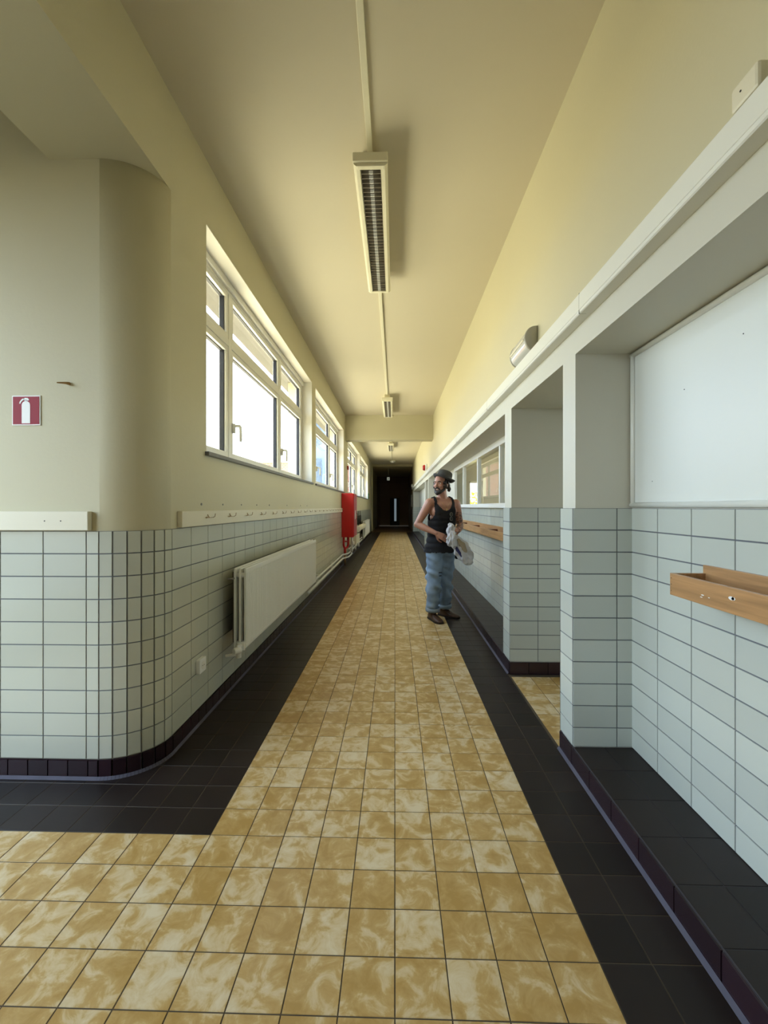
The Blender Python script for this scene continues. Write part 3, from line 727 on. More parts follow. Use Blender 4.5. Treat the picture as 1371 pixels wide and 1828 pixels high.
def strip_lamp(y0, label, blades=38):
    y1 = y0 + 1.575; X = -0.150
    L_ = empty('ceiling_lamp', (X, (y0 + y1) / 2, ZC), label, 'lamp', None)
    B(X - 0.055, X + 0.055, y0 + 0.1, y1 - 0.1, 3.475, ZC).build('mounting_channel', M['lampf'], L_, bevel=0.003)
    f = MB()
    prof = [(-0.105, 3.475), (-0.106, 3.430), (-0.100, 3.418), (-0.088, 3.408), (-0.066, 3.408), (-0.062, 3.418), (-0.062, 3.470)]
    for s in (-1, 1):
        r = [[(X + s * a, y, z) for a, z in prof] for y in (y0 + 0.02, y1 - 0.02)]
        if s == 1: r = [list(reversed(q)) for q in r]
        f.rings(r[::-1])
    f.box(X - 0.105, X + 0.105, y0 + 0.02, y1 - 0.02, 3.468, 3.476)
    f.build('frame', M['lampf'], L_)
    for (a, b) in ((y0, y0 + 0.02), (y1 - 0.02, y1)):
        e_ = MB(); e_.box(X - 0.107, X + 0.107, a, b, 3.425, 3.478)
        e_.build('end_cap', M['lampf'], L_, bevel=0.004)
    for (a, b) in ((y0 + 0.018, y0 + 0.05), (y1 - 0.05, y1 - 0.018)): B(X - 0.085, X + 0.085, a, b, 3.406, 3.43).build('end_trim', M['lampf'], L_, bevel=0.004)
    B(X - 0.062, X + 0.062, y0 + 0.05, y1 - 0.05, 3.462, 3.466).build('reflector', M['dark'], L_)
    lv = MB(); n = blades; st = (y1 - y0 - 0.1) / n
    for k in range(n + 1):
        y = y0 + 0.05 + st * k
        lv.box(X - 0.062, X + 0.062, y - 0.0022, y + 0.0022, 3.413, 3.442)
        lv.box(X - 0.061, X - 0.019, y - 0.014, y - 0.002, 3.436, 3.442); lv.box(X + 0.019, X + 0.061, y - 0.014, y - 0.002, 3.436, 3.442)
    lv.box(X - 0.0615, X - 0.060, y0 + 0.05, y1 - 0.05, 3.412, 3.46); lv.box(X + 0.060, X + 0.0615, y0 + 0.05, y1 - 0.05, 3.412, 3.46)
    for k in range(n + 1): lv.box(X - 0.013, X + 0.013, y0 + 0.05 + st * k - 0.0032, y0 + 0.05 + st * k + 0.0026, 3.4115, 3.430, 1)
    lv.build('louvre', [M['louvre'], M['white']], L_)
    t = MB(); t.tube([(X, y0 + 0.05, 3.449), (X, y1 - 0.05, 3.449)], 0.013, 12); t.build('tube', M['tube'], L_, True)
strip_lamp(2.56, 'long ivory louvred strip lamp, the largest and nearest one on the ceiling')
strip_lamp(8.30, 'ivory louvred strip lamp on the ceiling just in front of the cross beam')
strip_lamp(14.3, 'ivory strip lamp on the ceiling beyond the cross beam')
rl = empty('round_ceiling_lamp', (-0.11, 20.5, ZC), 'round pale lamp at the dark end of the corridor ceiling', 'lamp')
q = MB(); q.rings([[( -0.11 + r * math.cos(t), 20.5 + r * math.sin(t), z) for t in [2 * PI * k / 24 for k in range(24)]] for r, z in ((0.13, ZC), (0.13, ZC - 0.03), (0.12, ZC - 0.06), (0.09, ZC - 0.09), (0.04, ZC - 0.105))]); q.build('shade', M['opal'], rl, True)
q = MB(); q.rings([[( -0.11 + r * math.cos(t), 20.5 + r * math.sin(t), z) for t in [2 * PI * k / 24 for k in range(24)]] for r, z in ((0.14, ZC), (0.14, ZC - 0.02))]); q.build('base', M['lampf'], rl, True)

# ------------------------------------------------------------------ right wall: cable trunking, lamp, boxes, trays, panel
tk = empty('cable_trunking', (XR, 8, 2.24), 'wide ivory cable trunking running along the whole yellow wall above the alcoves', 'cable trunking')
q = MB(); pr = [(XR - 0.0005, 2.240), (0.872, 2.240), (0.868, 2.244), (0.868, 2.330), (0.872, 2.334), (XR - 0.0005, 2.334)]
q.rings([[(a, y, z) for a, z in pr] for y in (-5.9, 21.9)]); q.build('duct', M['trunk'], tk)
q = MB(); pr = [(0.8685, 2.256), (0.8660, 2.258), (0.8660, 2.331), (0.8685, 2.335), (0.90, 2.3365), (0.90, 2.334)]
q.rings([[(a, y, z) for a, z in pr] for y in (-5.9, 21.9)]); q.build('cover', M['trunk'], tk)
for y in (0.2, 2.02, 4.02, 6.02, 8.02, 10.0):
    B(0.8655, 0.90, y - 0.0006, y + 0.0006, 2.2395, 2.3368).build('joint', M['metal'], tk)

bl = empty('bulkhead_lamp', (XR, 2.95, 2.34), 'oval ribbed bulkhead lamp on the yellow wall above the doorway', 'lamp')
y0, y1 = 2.77, 3.14; zc = 2.425
def oval(y, k, d0=0.0, d1=0.085, hz=0.083):
    pts = []
    for i in range(28):
        t = -PI / 2 + PI * i / 27
        pts.append((XR - d0 - (d1 - d0) * max(0, math.cos(t)) ** 0.8 * k, y, zc + hz * math.sin(t) * k))
    return pts
q = MB(); q.rings([oval(y0, 0.93), oval(y0 + 0.008, 1.0), oval(y0 + 0.02, 1.0), oval(y0 + 0.022, 0.96)]); q.build('end_cap', M['capgrey'], bl, True)
q = MB(); q.rings([oval(y1 - 0.022, 0.96), oval(y1 - 0.02, 1), oval(y1 - 0.008, 1.0), oval(y1, 0.9)])
q.build('end_cap', M['capgrey'], bl, True)
q = MB(); n = 60; q.rings([oval(y0 + 0.02 + (y1 - y0 - 0.04) * k / n, 0.965 if k % 2 else 0.95) for k in range(n + 1)]); q.build('diffuser', M['opal'], bl, True)
B(XR - 0.02, XR - 0.0005, y0 + 0.01, y1 - 0.01, zc - 0.087, zc + 0.087).build('base', M['rail'], bl, bevel=0.01)
q = MB(); q.tube([(XR - 0.08, y0 + 0.03, zc), (XR - 0.08, y1 - 0.03, zc)], 0.009, 8); q.build('rib', M['rail'], bl)

jb = empty('junction_box', (XR, 1.07, 2.34), 'small beige plastic box standing on the trunking at the edge of the frame', 'box')
q = MB(); q.box(0.866, XR - 0.0005, 1.035, 1.118, 2.337, 2.402); q.build('housing', M['rail'], jb, bevel=0.008)
q = MB(); q.tube([(0.8665, 1.085, 2.372), (0.8645, 1.085, 2.372)], 0.0025, 8); q.build('screw', M['black'], jb)

# red alarm sounder far along
sd = empty('alarm_sounder', (XR, 12.2, 2.34), 'round red and white alarm sounder just above the wall trunking', 'alarm')
q = MB(); q.tube([(XR - 0.001, 12.2, 2.455), (XR - 0.06, 12.2, 2.455)], [0.11, 0.10], 20); q.build('base', M['white'], sd, True)
q = MB(); q.tube([(XR - 0.055, 12.2, 2.455), (XR - 0.12, 12.2, 2.455), (XR - 0.13, 12.2, 2.455)], [0.085, 0.075, 0.05], 20); q.build('horn', M['red'], sd, True)
fl2 = empty('wall_lamp', (XR, 21.5, 2.0), 'tiny white lamp on the wall where the dark passage begins', 'lamp')
q = MB(); q.ellipsoid((XR - 0.05, 21.5, 2.40), (0.05, 0, 0), (0, 0.14, 0), (0, 0, 0.09)); q.build('shade', M['white'], fl2, True)
B(XR - 0.02, XR - 0.0005, 21.35, 21.65, 2.33, 2.47).build('base', M['white'], fl2)


# wooden trays
def tray(y0, y1, label, end_far=True, div=()):
    t = empty('wall_tray', (1.14, (y0 + y1) / 2, 0.99), label, 'tray')
    q = MB(); q.box(1.068, 1.082, y0, y1, 0.990, 1.074)
    q.build('front_board', M['wood'], t, bevel=0.0015)
    B(1.194, 1.2065, y0, y1, 0.990, 1.106).build('back_board', M['wood'], t, bevel=0.0015)
    B(1.082, 1.194, y0, y1, 0.990, 1.000).build('bottom_board', M['wood'], t)
    for (a, b) in ((y1 - 0.014, y1), (y0, y0 + 0.014)): B(1.082, 1.194, a, b, 1.000, 1.074).build('end_board', M['wood'], t)
    for d in div: B(1.082, 1.194, d - 0.035, d + 0.035, 1.000, 1.072).build('divider', M['wood_shade'], t)  # dividers, their dark colour carries the tray's inner shadow
    return t
t1 = tray(-3.5, 1.676, 'orange-brown wooden tray on the tiles of the nearest alcove, with white paint spots')
for (y, z, a, b) in ((1.374, 1.040, 0.012, 0.006), (1.366, 1.040, 0.008, 0.005), (1.50, 1.024, 0.007, 0.002), (1.506, 1.016, 0.006, 0.0015), (1.47, 1.021, 0.004, 0.0015)):
    MB().rings([[(x_, y - a * math.cos(t), z + b * math.sin(t)) for t in [2 * PI * k / 12 for k in range(12)]] for x_ in (1.0679, 1.0672)]).build('paint_spot', M['white'], t1)
for z in (1.008, 1.056, 1.032): MB().tube([(1.0678, 1.667, z), (1.0672, 1.667, z)], 0.0016, 8).build('screw', M['black'], t1)
tray(3.8, 9.6, 'lighter orange wooden tray on the tiles below the glazed screen, behind the man', div=(5.0, 6.05, 7.1, 8.15))

# panel in the nearest alcove
pn = empty('wall_panel', (XB, -0.3, ZR1), 'large white painted panel with a rounded frame above the tiles of the nearest alcove', 'panel')
B(XB - 0.006, XB - 0.0005, -3.6, 2.17, ZR1 + 0.02, ZA - 0.02).build('board', M['panelw'] if 'panelw' in M else M['white_plaster'], pn)
def mould(a, b, horizontal):
    q = MB(); n = 12; prof = [(0.014 * math.sin(PI * k / n) + 0.006, -0.013 * math.cos(PI * k / n)) for k in range(n + 1)]
    if horizontal is not None:
        z = horizontal; q.rings([[(XB - d, y, z + e) for d, e in prof] for y in (a, b)])
    else:
        y = a[0]; q.rings([[(XB - d, y + e, z) for d, e in prof] for z in (a[1], b)])
    q.build('frame_moulding', M['trunk'], pn, True)
mould(-3.6, 2.192, ZR1 + 0.016); mould(-3.6, 2.192, ZA - 0.016); mould((2.178, ZR1 + 0.01), ZA - 0.01, None)
q = MB()
for y, z in ((1.50, 1.93), (1.80, 1.82), (1.36, 1.60), (2.02, 1.45)): q.tube([(XB - 0.0065, y, z), (XB - 0.0072, y, z)], 0.0025, 8)
q.build('nail_hole', M['gasket'], pn)

# far right panel in the third alcove
B(XR - 0.012, XR + 0.008, YE + 1.0, YE + 2.2, 1.35, 2.0).build('notice_board', M['white_plaster'], None, loc=(XR, YE + 1.6, 1.35))
tag(bpy.data.objects['notice_board'], 'faint pale board on the wall inside the dark passage', 'board')

# ------------------------------------------------------------------ end of the passage
de = empty('door_3', (0, YEND - 0.02, 0), kind='structure')
f = MB(); xa, xb = -1.08, 0.98; yb_ = YEND - 0.12
f.box(xa, xa + 0.06, yb_, YEND, 0, 3.0); f.box(xb - 0.06, xb, yb_, YEND, 0, 3.0); f.box(xa, xb, yb_, YEND, 2.10, 2.18); f.box(xa, xb, yb_, YEND, 2.94, 3.0)
for x in (-0.40, 0.32): f.box(x, x + 0.06, yb_, YEND, 0, 2.1)
f.build('frame', M['darkwall'], de)
B(-0.34, 0.32, YEND - 0.06, YEND - 0.03, 0.02, 1.95).build('door_leaf', M['black'], de)
B(-0.045, 0.10, YEND - 0.065, YEND - 0.061, 0.35, 1.9).build('lit_glass', M['litglass'], de)
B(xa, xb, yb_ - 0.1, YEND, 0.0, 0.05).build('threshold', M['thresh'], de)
es_ = empty('hanging_sign', (-0.36, 23.4, 2.7), 'small pale square sign hanging in the dark passage', 'sign')
B(-0.44, -0.29, 23.4, 23.43, 2.80, 2.97).build('plate', M['palesign'], es_); B(-0.385, -0.345, 23.395, 23.4, 2.86, 2.91).build('symbol', M['black'], es_)
B(-0.37, -0.36, 23.41, 23.42, 2.97, 3.45).build('rod', M['metal'], es_)

# ------------------------------------------------------------------ the man
skin = mat('skin', (0.44, 0.215, 0.15), 0.5, var=0.12, scale=18)
n_ = skin.node_tree; b_ = n_.nodes['Principled BSDF']; b_.inputs['Subsurface Weight'].default_value = 0.08; b_.inputs['Subsurface Radius'].default_value = (0.01, 0.004, 0.002)
# tattoos on his left arm: ink pattern limited to that arm
tcn = n_.nodes.new('ShaderNodeTexCoord'); sp = n_.nodes.new('ShaderNodeSeparateXYZ'); n_.links.new(tcn.outputs['Object'], sp.inputs[0])
gt = n_.nodes.new('ShaderNodeMath'); gt.operation = 'GREATER_THAN'; gt.inputs[1].default_value = 0.165; n_.links.new(sp.outputs['X'], gt.inputs[0])
lt = n_.nodes.new('ShaderNodeMath'); lt.operation = 'LESS_THAN'; lt.inputs[1].default_value = 1.27; n_.links.new(sp.outputs['Z'], lt.inputs[0])
nk = n_.nodes.new('ShaderNodeTexNoise'); nk.inputs['Scale'].default_value = 26; nk.inputs['Distortion'].default_value = 2; n_.links.new(tcn.outputs['Object'], nk.inputs['Vector'])
g3 = n_.nodes.new('ShaderNodeMath'); g3.operation = 'GREATER_THAN'; g3.inputs[1].default_value = 0.47; n_.links.new(nk.outputs['Fac'], g3.inputs[0])
m1 = n_.nodes.new('ShaderNodeMath'); m1.operation = 'MULTIPLY'; n_.links.new(gt.outputs[0], m1.inputs[0]); n_.links.new(lt.outputs[0], m1.inputs[1])
m2_ = n_.nodes.new('ShaderNodeMath'); m2_.operation = 'MULTIPLY'; n_.links.new(m1.outputs[0], m2_.inputs[0]); n_.links.new(g3.outputs[0], m2_.inputs[1])
m3 = n_.nodes.new('ShaderNodeMath'); m3.operation = 'MULTIPLY'; m3.inputs[1].default_value = 0.75; n_.links.new(m2_.outputs[0], m3.inputs[0])
mxk = n_.nodes.new('ShaderNodeMix'); mxk.data_type = 'RGBA'; mxk.inputs[7].default_value = (0.03, 0.035, 0.04, 1)
src = b_.inputs['Base Color'].links[0].from_socket; n_.links.new(src, mxk.inputs[6]); n_.links.new(m3.outputs[0], mxk.inputs[0]); n_.links.new(mxk.outputs[2], b_.inputs['Base Color'])
hairm = mat('dark_brown_hair', (0.018, 0.010, 0.007), 0.55, var=0.4, scale=60, bump=0.6, bscale=120)
hatm = mat('charcoal_felt', (0.045, 0.042, 0.036), 0.9, var=0.15, scale=40)
tankm = mat('black_cotton', (0.007, 0.006, 0.009), 0.9, var=0.3, scale=8, bump=0.4, bscale=18)
jeanm = mat('washed_denim', (0.25, 0.35, 0.50), 0.8, var=0.6, scale=7, bump=0.5, bscale=16)
shoem = mat('brown_leather', (0.075, 0.035, 0.020), 0.5, var=0.3, scale=12)
solem = mat('dark_sole', (0.02, 0.014, 0.01), 0.7)
clothm = mat('printed_grey_white_cloth', (0.62, 0.62, 0.68), 0.85, var=0.35, scale=12, bump=0.5, bscale=20)
tanm = mat('tan_print', (0.36, 0.30, 0.22), 0.85)
bluem = mat('navy_hem', (0.03, 0.03, 0.12), 0.8)
PR = empty('person', (0.55, 5.03, 0), 'man in dark hat, black tank top and light ripped jeans holding a bundled garment', 'person')


def V(*a): return Vector(a)
def remesh(o, vs, it=3, fac=0.5):
    r = o.modifiers.new('skin', 'REMESH'); r.mode = 'VOXEL'; r.voxel_size = vs; r.use_smooth_shade = True
    if it:
        s = o.modifiers.new('smooth', 'SMOOTH'); s.factor = fac; s.iterations = it
    return o
def frame(f):
    f = V(*f).normalized(); up = V(0, 0, 1); l = up.cross(f).normalized(); u = f.cross(l).normalized()
    return l, f, u                       # his left, forward, up

# joints
bl_, bf_, bu_ = frame((0.33, -0.94, 0))
PELV = V(0.545, 5.05, 0.93)
HIPR = PELV - bl_ * 0.085 + V(0, 0, -0.03); HIPL = PELV + bl_ * 0.085 + V(0, 0, -0.03)
KR, KL = V(0.455, 4.98, 0.50), V(0.605, 5.11, 0.50)
AR, AL = V(0.448, 5.02, 0.09), V(0.605, 5.20, 0.09)
CH = V(0.560, 5.045, 1.25)
SHR, SHL = V(0.405, 4.975, 1.375), V(0.725, 5.085, 1.365)
ER, EL = V(0.262, 4.985, 1.125), V(0.785, 5.125, 1.105)
WR_, WL_ = V(0.470, 4.855, 1.030), V(0.735, 4.905, 1.055)
NB = V(0.567, 5.045, 1.425); HC = V(0.540, 4.995, 1.595)
hl, hf, hu = frame((-0.60, -0.80, -0.04))

b = MB()
# torso
for t, (wd, dp) in enumerate(((0.150, 0.105), (0.152, 0.105), (0.140, 0.100), (0.135, 0.098), (0.148, 0.108), (0.165, 0.115), (0.165, 0.108))):
    z = 0.90 + t * 0.075; c = PELV.lerp(CH, t / 6 * 1.4 if t < 5 else 1); c = V(PELV.x + (CH.x - PELV.x) * min(1, t / 5), PELV.y + (CH.y - PELV.y) * min(1, t / 5), z)
    b.ellipsoid(c, bl_ * wd, bf_ * dp, V(0, 0, 0.09))
b.ellipsoid(CH + V(0, 0, 0.03) - bl_ * 0.075 + bf_ * 0.04, bl_ * 0.085, bf_ * 0.075, V(0, 0, 0.08))
b.ellipsoid(CH + V(0, 0, 0.03) + bl_ * 0.075 + bf_ * 0.04, bl_ * 0.085, bf_ * 0.075, V(0, 0, 0.08))
b.capsule(SHR + bl_ * 0.03, 0.058, SHL - bl_ * 0.03, 0.058); b.capsule(SHR + bl_ * 0.04 + V(0, 0, 0.01), 0.042, NB + V(0, 0, 0.0), 0.05); b.capsule(SHL - bl_ * 0.04 + V(0, 0, 0.01), 0.042, NB, 0.05)
b.capsule(NB + V(0, 0, -0.03), 0.062, HC + V(0.012, 0.02, -0.07), 0.053)
# legs
for H_, K_, A_ in ((HIPR, KR, AR), (HIPL, KL, AL)):
    b.capsule(H_, 0.088, K_, 0.058); b.capsule(K_, 0.057, K_.lerp(A_, 0.3) + bf_ * -0.012, 0.056); b.capsule(K_.lerp(A_, 0.3), 0.056, A_, 0.036)
# arms
for S_, E_, W_ in ((SHR, ER, WR_), (SHL, EL, WL_)):
    b.capsule(S_, 0.058, S_.lerp(E_, 0.45), 0.050); b.capsule(S_.lerp(E_, 0.45), 0.050, E_, 0.038)
    b.capsule(E_, 0.040, E_.lerp(W_, 0.35), 0.042); b.capsule(E_.lerp(W_, 0.35), 0.042, W_, 0.025)
# head: skull, face, jaw, nose, brow, cheeks, lips, ears
def hp(a, f, u): return HC + hl * a + hf * f + hu * u
b.ellipsoid(hp(0, -0.012, 0.035), hl * 0.074, hf * 0.094, hu * 0.088, 24, 16)
b.ellipsoid(hp(0, 0.030, -0.015), hl * 0.060, hf * 0.062, hu * 0.085, 24, 16)
b.ellipsoid(hp(0, 0.045, -0.080), hl * 0.036, hf * 0.040, hu * 0.032, 18, 12)
for s in (-1, 1):
    b.capsule(hp(s * 0.052, 0.000, -0.052), 0.020, hp(s * 0.018, 0.062, -0.088), 0.018, 12, 4)
    b.ellipsoid(hp(s * 0.036, 0.070, -0.018), hl * 0.022, hf * 0.018, hu * 0.018, 14, 10)
    b.capsule(hp(s * 0.014, 0.086, 0.026), 0.009, hp(s * 0.046, 0.070, 0.027), 0.008, 10, 3)
    b.ellipsoid(hp(s * 0.078, -0.012, -0.006), hl * 0.010, hf * 0.018, hu * 0.032, 12, 10)
    b.capsule(hp(s * 0.010, 0.100, -0.026), 0.0075, hp(s * 0.004, 0.098, -0.026), 0.0075, 10, 3)
b.capsule(hp(0, 0.088, 0.018), 0.008, hp(0, 0.112, -0.020), 0.0105, 12, 4)
b.capsule(hp(-0.018, 0.089, -0.050), 0.006, hp(0.018, 0.089, -0.050), 0.006, 10, 3); b.capsule(hp(-0.017, 0.087, -0.063), 0.006, hp(0.017, 0.087, -0.063), 0.006, 10, 3)


def hand(W_, d, pn, thumb_side, curl, spread=0.0):
    """W_ wrist, d direction of the palm, pn normal out of the palm (fingers curl towards it), thumb_side +1/-1 along d x pn"""
    d = d.normalized(); s = d.cross(pn).normalized() * thumb_side; pn = s.cross(d) * thumb_side; pn.normalize()
    k = W_ + d * 0.085
    for q in (-0.028, -0.010, 0.010, 0.028): b.capsule(W_ + d * 0.012 + s * q * 0.55, 0.0155, k + s * q * 1.05, 0.0115, 12, 4)
    for i, q in enumerate((0.031, 0.0105, -0.0100, -0.029)):      # index, middle, ring, little
        L1 = (0.040, 0.044, 0.041, 0.032)[i]; L2 = L1 * 0.62; L3 = L1 * 0.5
        p = k + s * q; a = 0.0
        for L, r0, r1, c_ in ((L1, 0.0098, 0.0086, curl[0]), (L2, 0.0086, 0.0080, curl[1]), (L3, 0.0080, 0.0070, curl[2])):
            a += c_ + 0.10 * (i - 1)*0.5
            e_ = p + (d * math.cos(a) + pn * math.sin(a) + s * spread * q * 8) * L
            b.capsule(p, r0, e_, r1, 10, 3); p = e_
        if i == 2: hand.ring = (k + s * q, k + s * q + (d * math.cos(curl[0]) + pn * math.sin(curl[0])) * L1)
    t0 = W_ + d * 0.022 + s * 0.024 + pn * 0.004; t1 = t0 + (d * 0.62 + s * 0.62 + pn * 0.35).normalized() * 0.042; t2 = t1 + (d * 0.80 + s * 0.20 + pn * 0.50).normalized() * 0.032; t3 = t2 + (d * 0.85 - s * 0.05 + pn * 0.52).normalized() * 0.025
    b.capsule(t0, 0.0145, t1, 0.0115, 12, 4); b.capsule(t1, 0.0112, t2, 0.0095, 10, 3); b.capsule(t2, 0.0095, t3, 0.008, 10, 3)
# his right hand: back of the hand to the camera, fingers pointing down-right onto the cloth
hand(WR_, V(0.100, -0.025, -0.055), V(0.30, 0.75, -0.25), -1, (0.45, 0.55, 0.35))
RING = hand.ring
# his left hand: closed round the top of the bundle
hand(WL_, V(-0.055, -0.055, 0.020), V(-0.45, 0.55, -0.55), 1, (0.75, 0.95, 0.6))
body = remesh(b.build('body', skin, PR), 0.0048, 4, 0.45)


def make_mesh_from(mb, vs, it, fac=0.5):
    o = mb.build('tmp', skin); remesh(o, vs, it, fac)
    dg = bpy.context.evaluated_depsgraph_get(); dg.update()
    me = bpy.data.meshes.new_from_object(o.evaluated_get(dg)); bpy.data.objects.remove(o); return me

# tank top: a shell round the torso cut out at neck and arms
t = MB()
for k, (z, wd, dp) in enumerate(((0.74, 0.205, 0.165), (0.80, 0.205, 0.165), (0.86, 0.200, 0.160), (0.93, 0.188, 0.148), (1.00, 0.174, 0.134), (1.07, 0.170, 0.128), (1.14, 0.174, 0.130), (1.21, 0.180, 0.134), (1.27, 0.180, 0.132), (1.32, 0.172, 0.122))):
    u_ = min(1, max(0, (z - 0.93) / 0.30)); c = V(PELV.x + (CH.x - PELV.x) * u_, PELV.y + (CH.y - PELV.y) * u_, z)
    t.ellipsoid(c, bl_ * wd, bf_ * dp, V(0, 0, 0.10), 28, 14)
t.capsule(SHR + bl_ * 0.02, 0.070, SHL - bl_ * 0.02, 0.070); t.capsule(SHR + bl_ * 0.04 + V(0, 0, 0.012), 0.054, NB, 0.064); t.capsule(SHL - bl_ * 0.04 + V(0, 0, 0.012), 0.054, NB, 0.064)
for s in (-1, 1): t.ellipsoid(CH + V(0, 0, 0.03) + bl_ * 0.075 * s + bf_ * 0.045, bl_ * 0.09, bf_ * 0.082, V(0, 0, 0.085))
me = make_mesh_from(t, 0.008, 6)
bm = bmesh.new(); bm.from_mesh(me)
hem = 0.792
for v in bm.verts:
    if v.co.z < hem + 0.03: v.co.z = max(v.co.z, hem - 0.001)
    c = V(PELV.x, PELV.y, 0); r = v.co - CH
    fold = noise.noise(V(v.co.x * 9, v.co.y * 9, v.co.z * 3.2)) * 0.010 + 0.006 * math.sin(v.co.z * 16 + r.dot(bl_) * 22) * max(0, min(1, (1.2 - v.co.z) * 4))
    d = V(r.x, r.y, 0)
    if d.length > 1e-4: v.co += d.normalized() * fold
def cut(v):
    r = v.co - CH; a = r.dot(bl_); f = r.dot(bf_); z = v.co.z
    if z <= hem + 0.004: return True
    if f > -0.02 and z > 1.292 + 9.5 * (a + 0.008) ** 2 and -0.100 < a < 0.082: return True
    if f <= -0.02 and z > 1.34 and -0.100 < a < 0.082: return True
    if a > 0.122 or a < -0.142:
        e_ = (a - 0.122) if a > 0 else (-0.142 - a)
        if z > 1.235: return True
        if z > 1.13 and e_ > (1.235 - z) * 0.5: return True
    return False
dead = [v for v in bm.verts if cut(v)]
bmesh.ops.delete(bm, geom=dead, context='VERTS')
# keep the largest piece
bm.verts.ensure_lookup_table(); seen = set(); best = []
for v in bm.verts:
    if v in seen: continue
    st = [v]; comp = []; seen.add(v)
    while st:
        q = st.pop(); comp.append(q)
        for e_ in q.link_edges:
            o_ = e_.other_vert(q)
            if o_ not in seen: seen.add(o_); st.append(o_)
    if len(comp) > len(best): best = comp
bs = set(best); bmesh.ops.delete(bm, geom=[v for v in bm.verts if v not in bs], context='VERTS')
off = WL[PR.name]
for v in bm.verts: v.co -= off
for f in bm.faces: f.smooth = True
bm.to_mesh(me); bm.free(); me.materials.clear(); me.materials.append(tankm)
tk_ = bpy.data.objects.new('tank_top', me); C.objects.link(tk_); tk_.parent = PR; WL[tk_.name] = off
sm = tk_.modifiers.new('smooth', 'SMOOTH'); sm.iterations = 2; so_ = tk_.modifiers.new('cloth', 'SOLIDIFY'); so_.thickness = 0.004; so_.offset = 0
q = MB(); p = PELV - bl_ * 0.145 + bf_ * 0.075; p.z = 0.802
q.box(p.x - 0.010, p.x + 0.006, p.y - 0.008, p.y - 0.004, 0.795, 0.815); q.build('hem_label', M['white'], tk_)

# jeans
j = MB()
for s, H_, K_, A_ in ((-1, HIPR, KR, AR), (1, HIPL, KL, AL)):
    j.capsule(H_ + V(0, 0, 0.02), 0.104, H_.lerp(K_, 0.5), 0.100); j.capsule(H_.lerp(K_, 0.5), 0.100, K_, 0.088)
    j.capsule(K_, 0.088, K_.lerp(A_, 0.5), 0.084); j.capsule(K_.lerp(A_, 0.5), 0.084, A_ + V(0, 0, 0.085), 0.076)
j.ellipsoid(PELV + V(0, 0, -0.02), bl_ * 0.165, bf_ * 0.125, V(0, 0, 0.10)); j.ellipsoid(PELV + V(0, 0, -0.09), bl_ * 0.155, bf_ * 0.120, V(0, 0, 0.07))
me = make_mesh_from(j, 0.009, 4)
bm = bmesh.new(); bm.from_mesh(me); bmesh.ops.delete(bm, geom=[v for v in bm.verts if v.co.z < 0.098 or v.co.z > 0.835], context='VERTS')
for v in bm.verts:
    K_ = KR if v.co.x < 0.53 else KL; A_ = AR if v.co.x < 0.53 else AL; H_ = HIPR if v.co.x < 0.53 else HIPL; z = v.co.z
    c = H_.lerp(K_, min(1, max(0, (0.9 - z) / 0.4))) if z > 0.5 else K_.lerp(A_, (0.5 - z) / 0.41)
    d = V(v.co.x - c.x, v.co.y - c.y, 0)
    w_ = 1.0 if z < 0.75 else 0.4
    ang = math.atan2(d.y, d.x)
    f = noise.noise(V(v.co.x * 6, v.co.y * 6, z * 13)) * 0.022 + 0.011 * math.sin(z * 58 + ang * 2.0 + 2 * math.sin(z * 9)) * (1.4 if z < 0.62 else 0.5) * max(0.2, math.sin(ang * 1.5 + z * 7))
    if d.length > 1e-4: v.co += d.normalized() * f * w_
for v in bm.verts: v.co -= off
for f in bm.faces: f.smooth = True
bm.to_mesh(me); bm.free(); me.materials.clear(); me.materials.append(jeanm)
jn = bpy.data.objects.new('jeans', me); C.objects.link(jn); jn.parent = PR; WL[jn.name] = off
so_ = jn.modifiers.new('cloth', 'SOLIDIFY'); so_.thickness = 0.004
for A_, wv in ((AR, 0.0), (AL, 1.0)):
    q = MB(); rg = []
    for (dz, rr_) in ((0.012, 0.074), (0.010, 0.083), (0.030, 0.087), (0.055, 0.084), (0.058, 0.076), (0.030, 0.076)):
        rg.append([(A_.x + (rr_ + 0.004 * math.sin(3 * a + wv)) * math.cos(a), A_.y + (rr_ + 0.004 * math.cos(2 * a + wv)) * math.sin(a), A_.z + dz + 0.006 * math.sin(a + wv)) for a in [2 * PI * k / 28 for k in range(28)]])
    q.rings(rg, cap=False, closed=True); q.build('rolled_cuff', mat('pale_denim', (0.27, 0.34, 0.42), 0.8, var=0.2, scale=20) if wv == 0 else bpy.data.materials['pale_denim'], jn, True)
for dz, ln in ((0.075, 0.024), (0.038, 0.020)):
    c = KR.lerp(HIPR, 0.12) + V(0.035, 0, dz) ; c = V(c.x, c.y, KR.z + dz) + bf_ * 0.096
    MB().ellipsoid(c, bl_ * ln, bf_ * 0.006, V(0, 0, 0.006), 14, 8).build('rip', M['black'], jn, True)
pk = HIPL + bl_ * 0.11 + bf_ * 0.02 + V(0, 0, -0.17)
q = MB(); q.ellipsoid(pk, bl_ * 0.018, bf_ * 0.040, V(0, 0, 0.024), 12, 8); q.build('pocket_shadow_patch', mat('pocket_shade_black', (0.01, 0.01, 0.012), 0.9), jn, True)  # black patch put in for the shade at the pocket

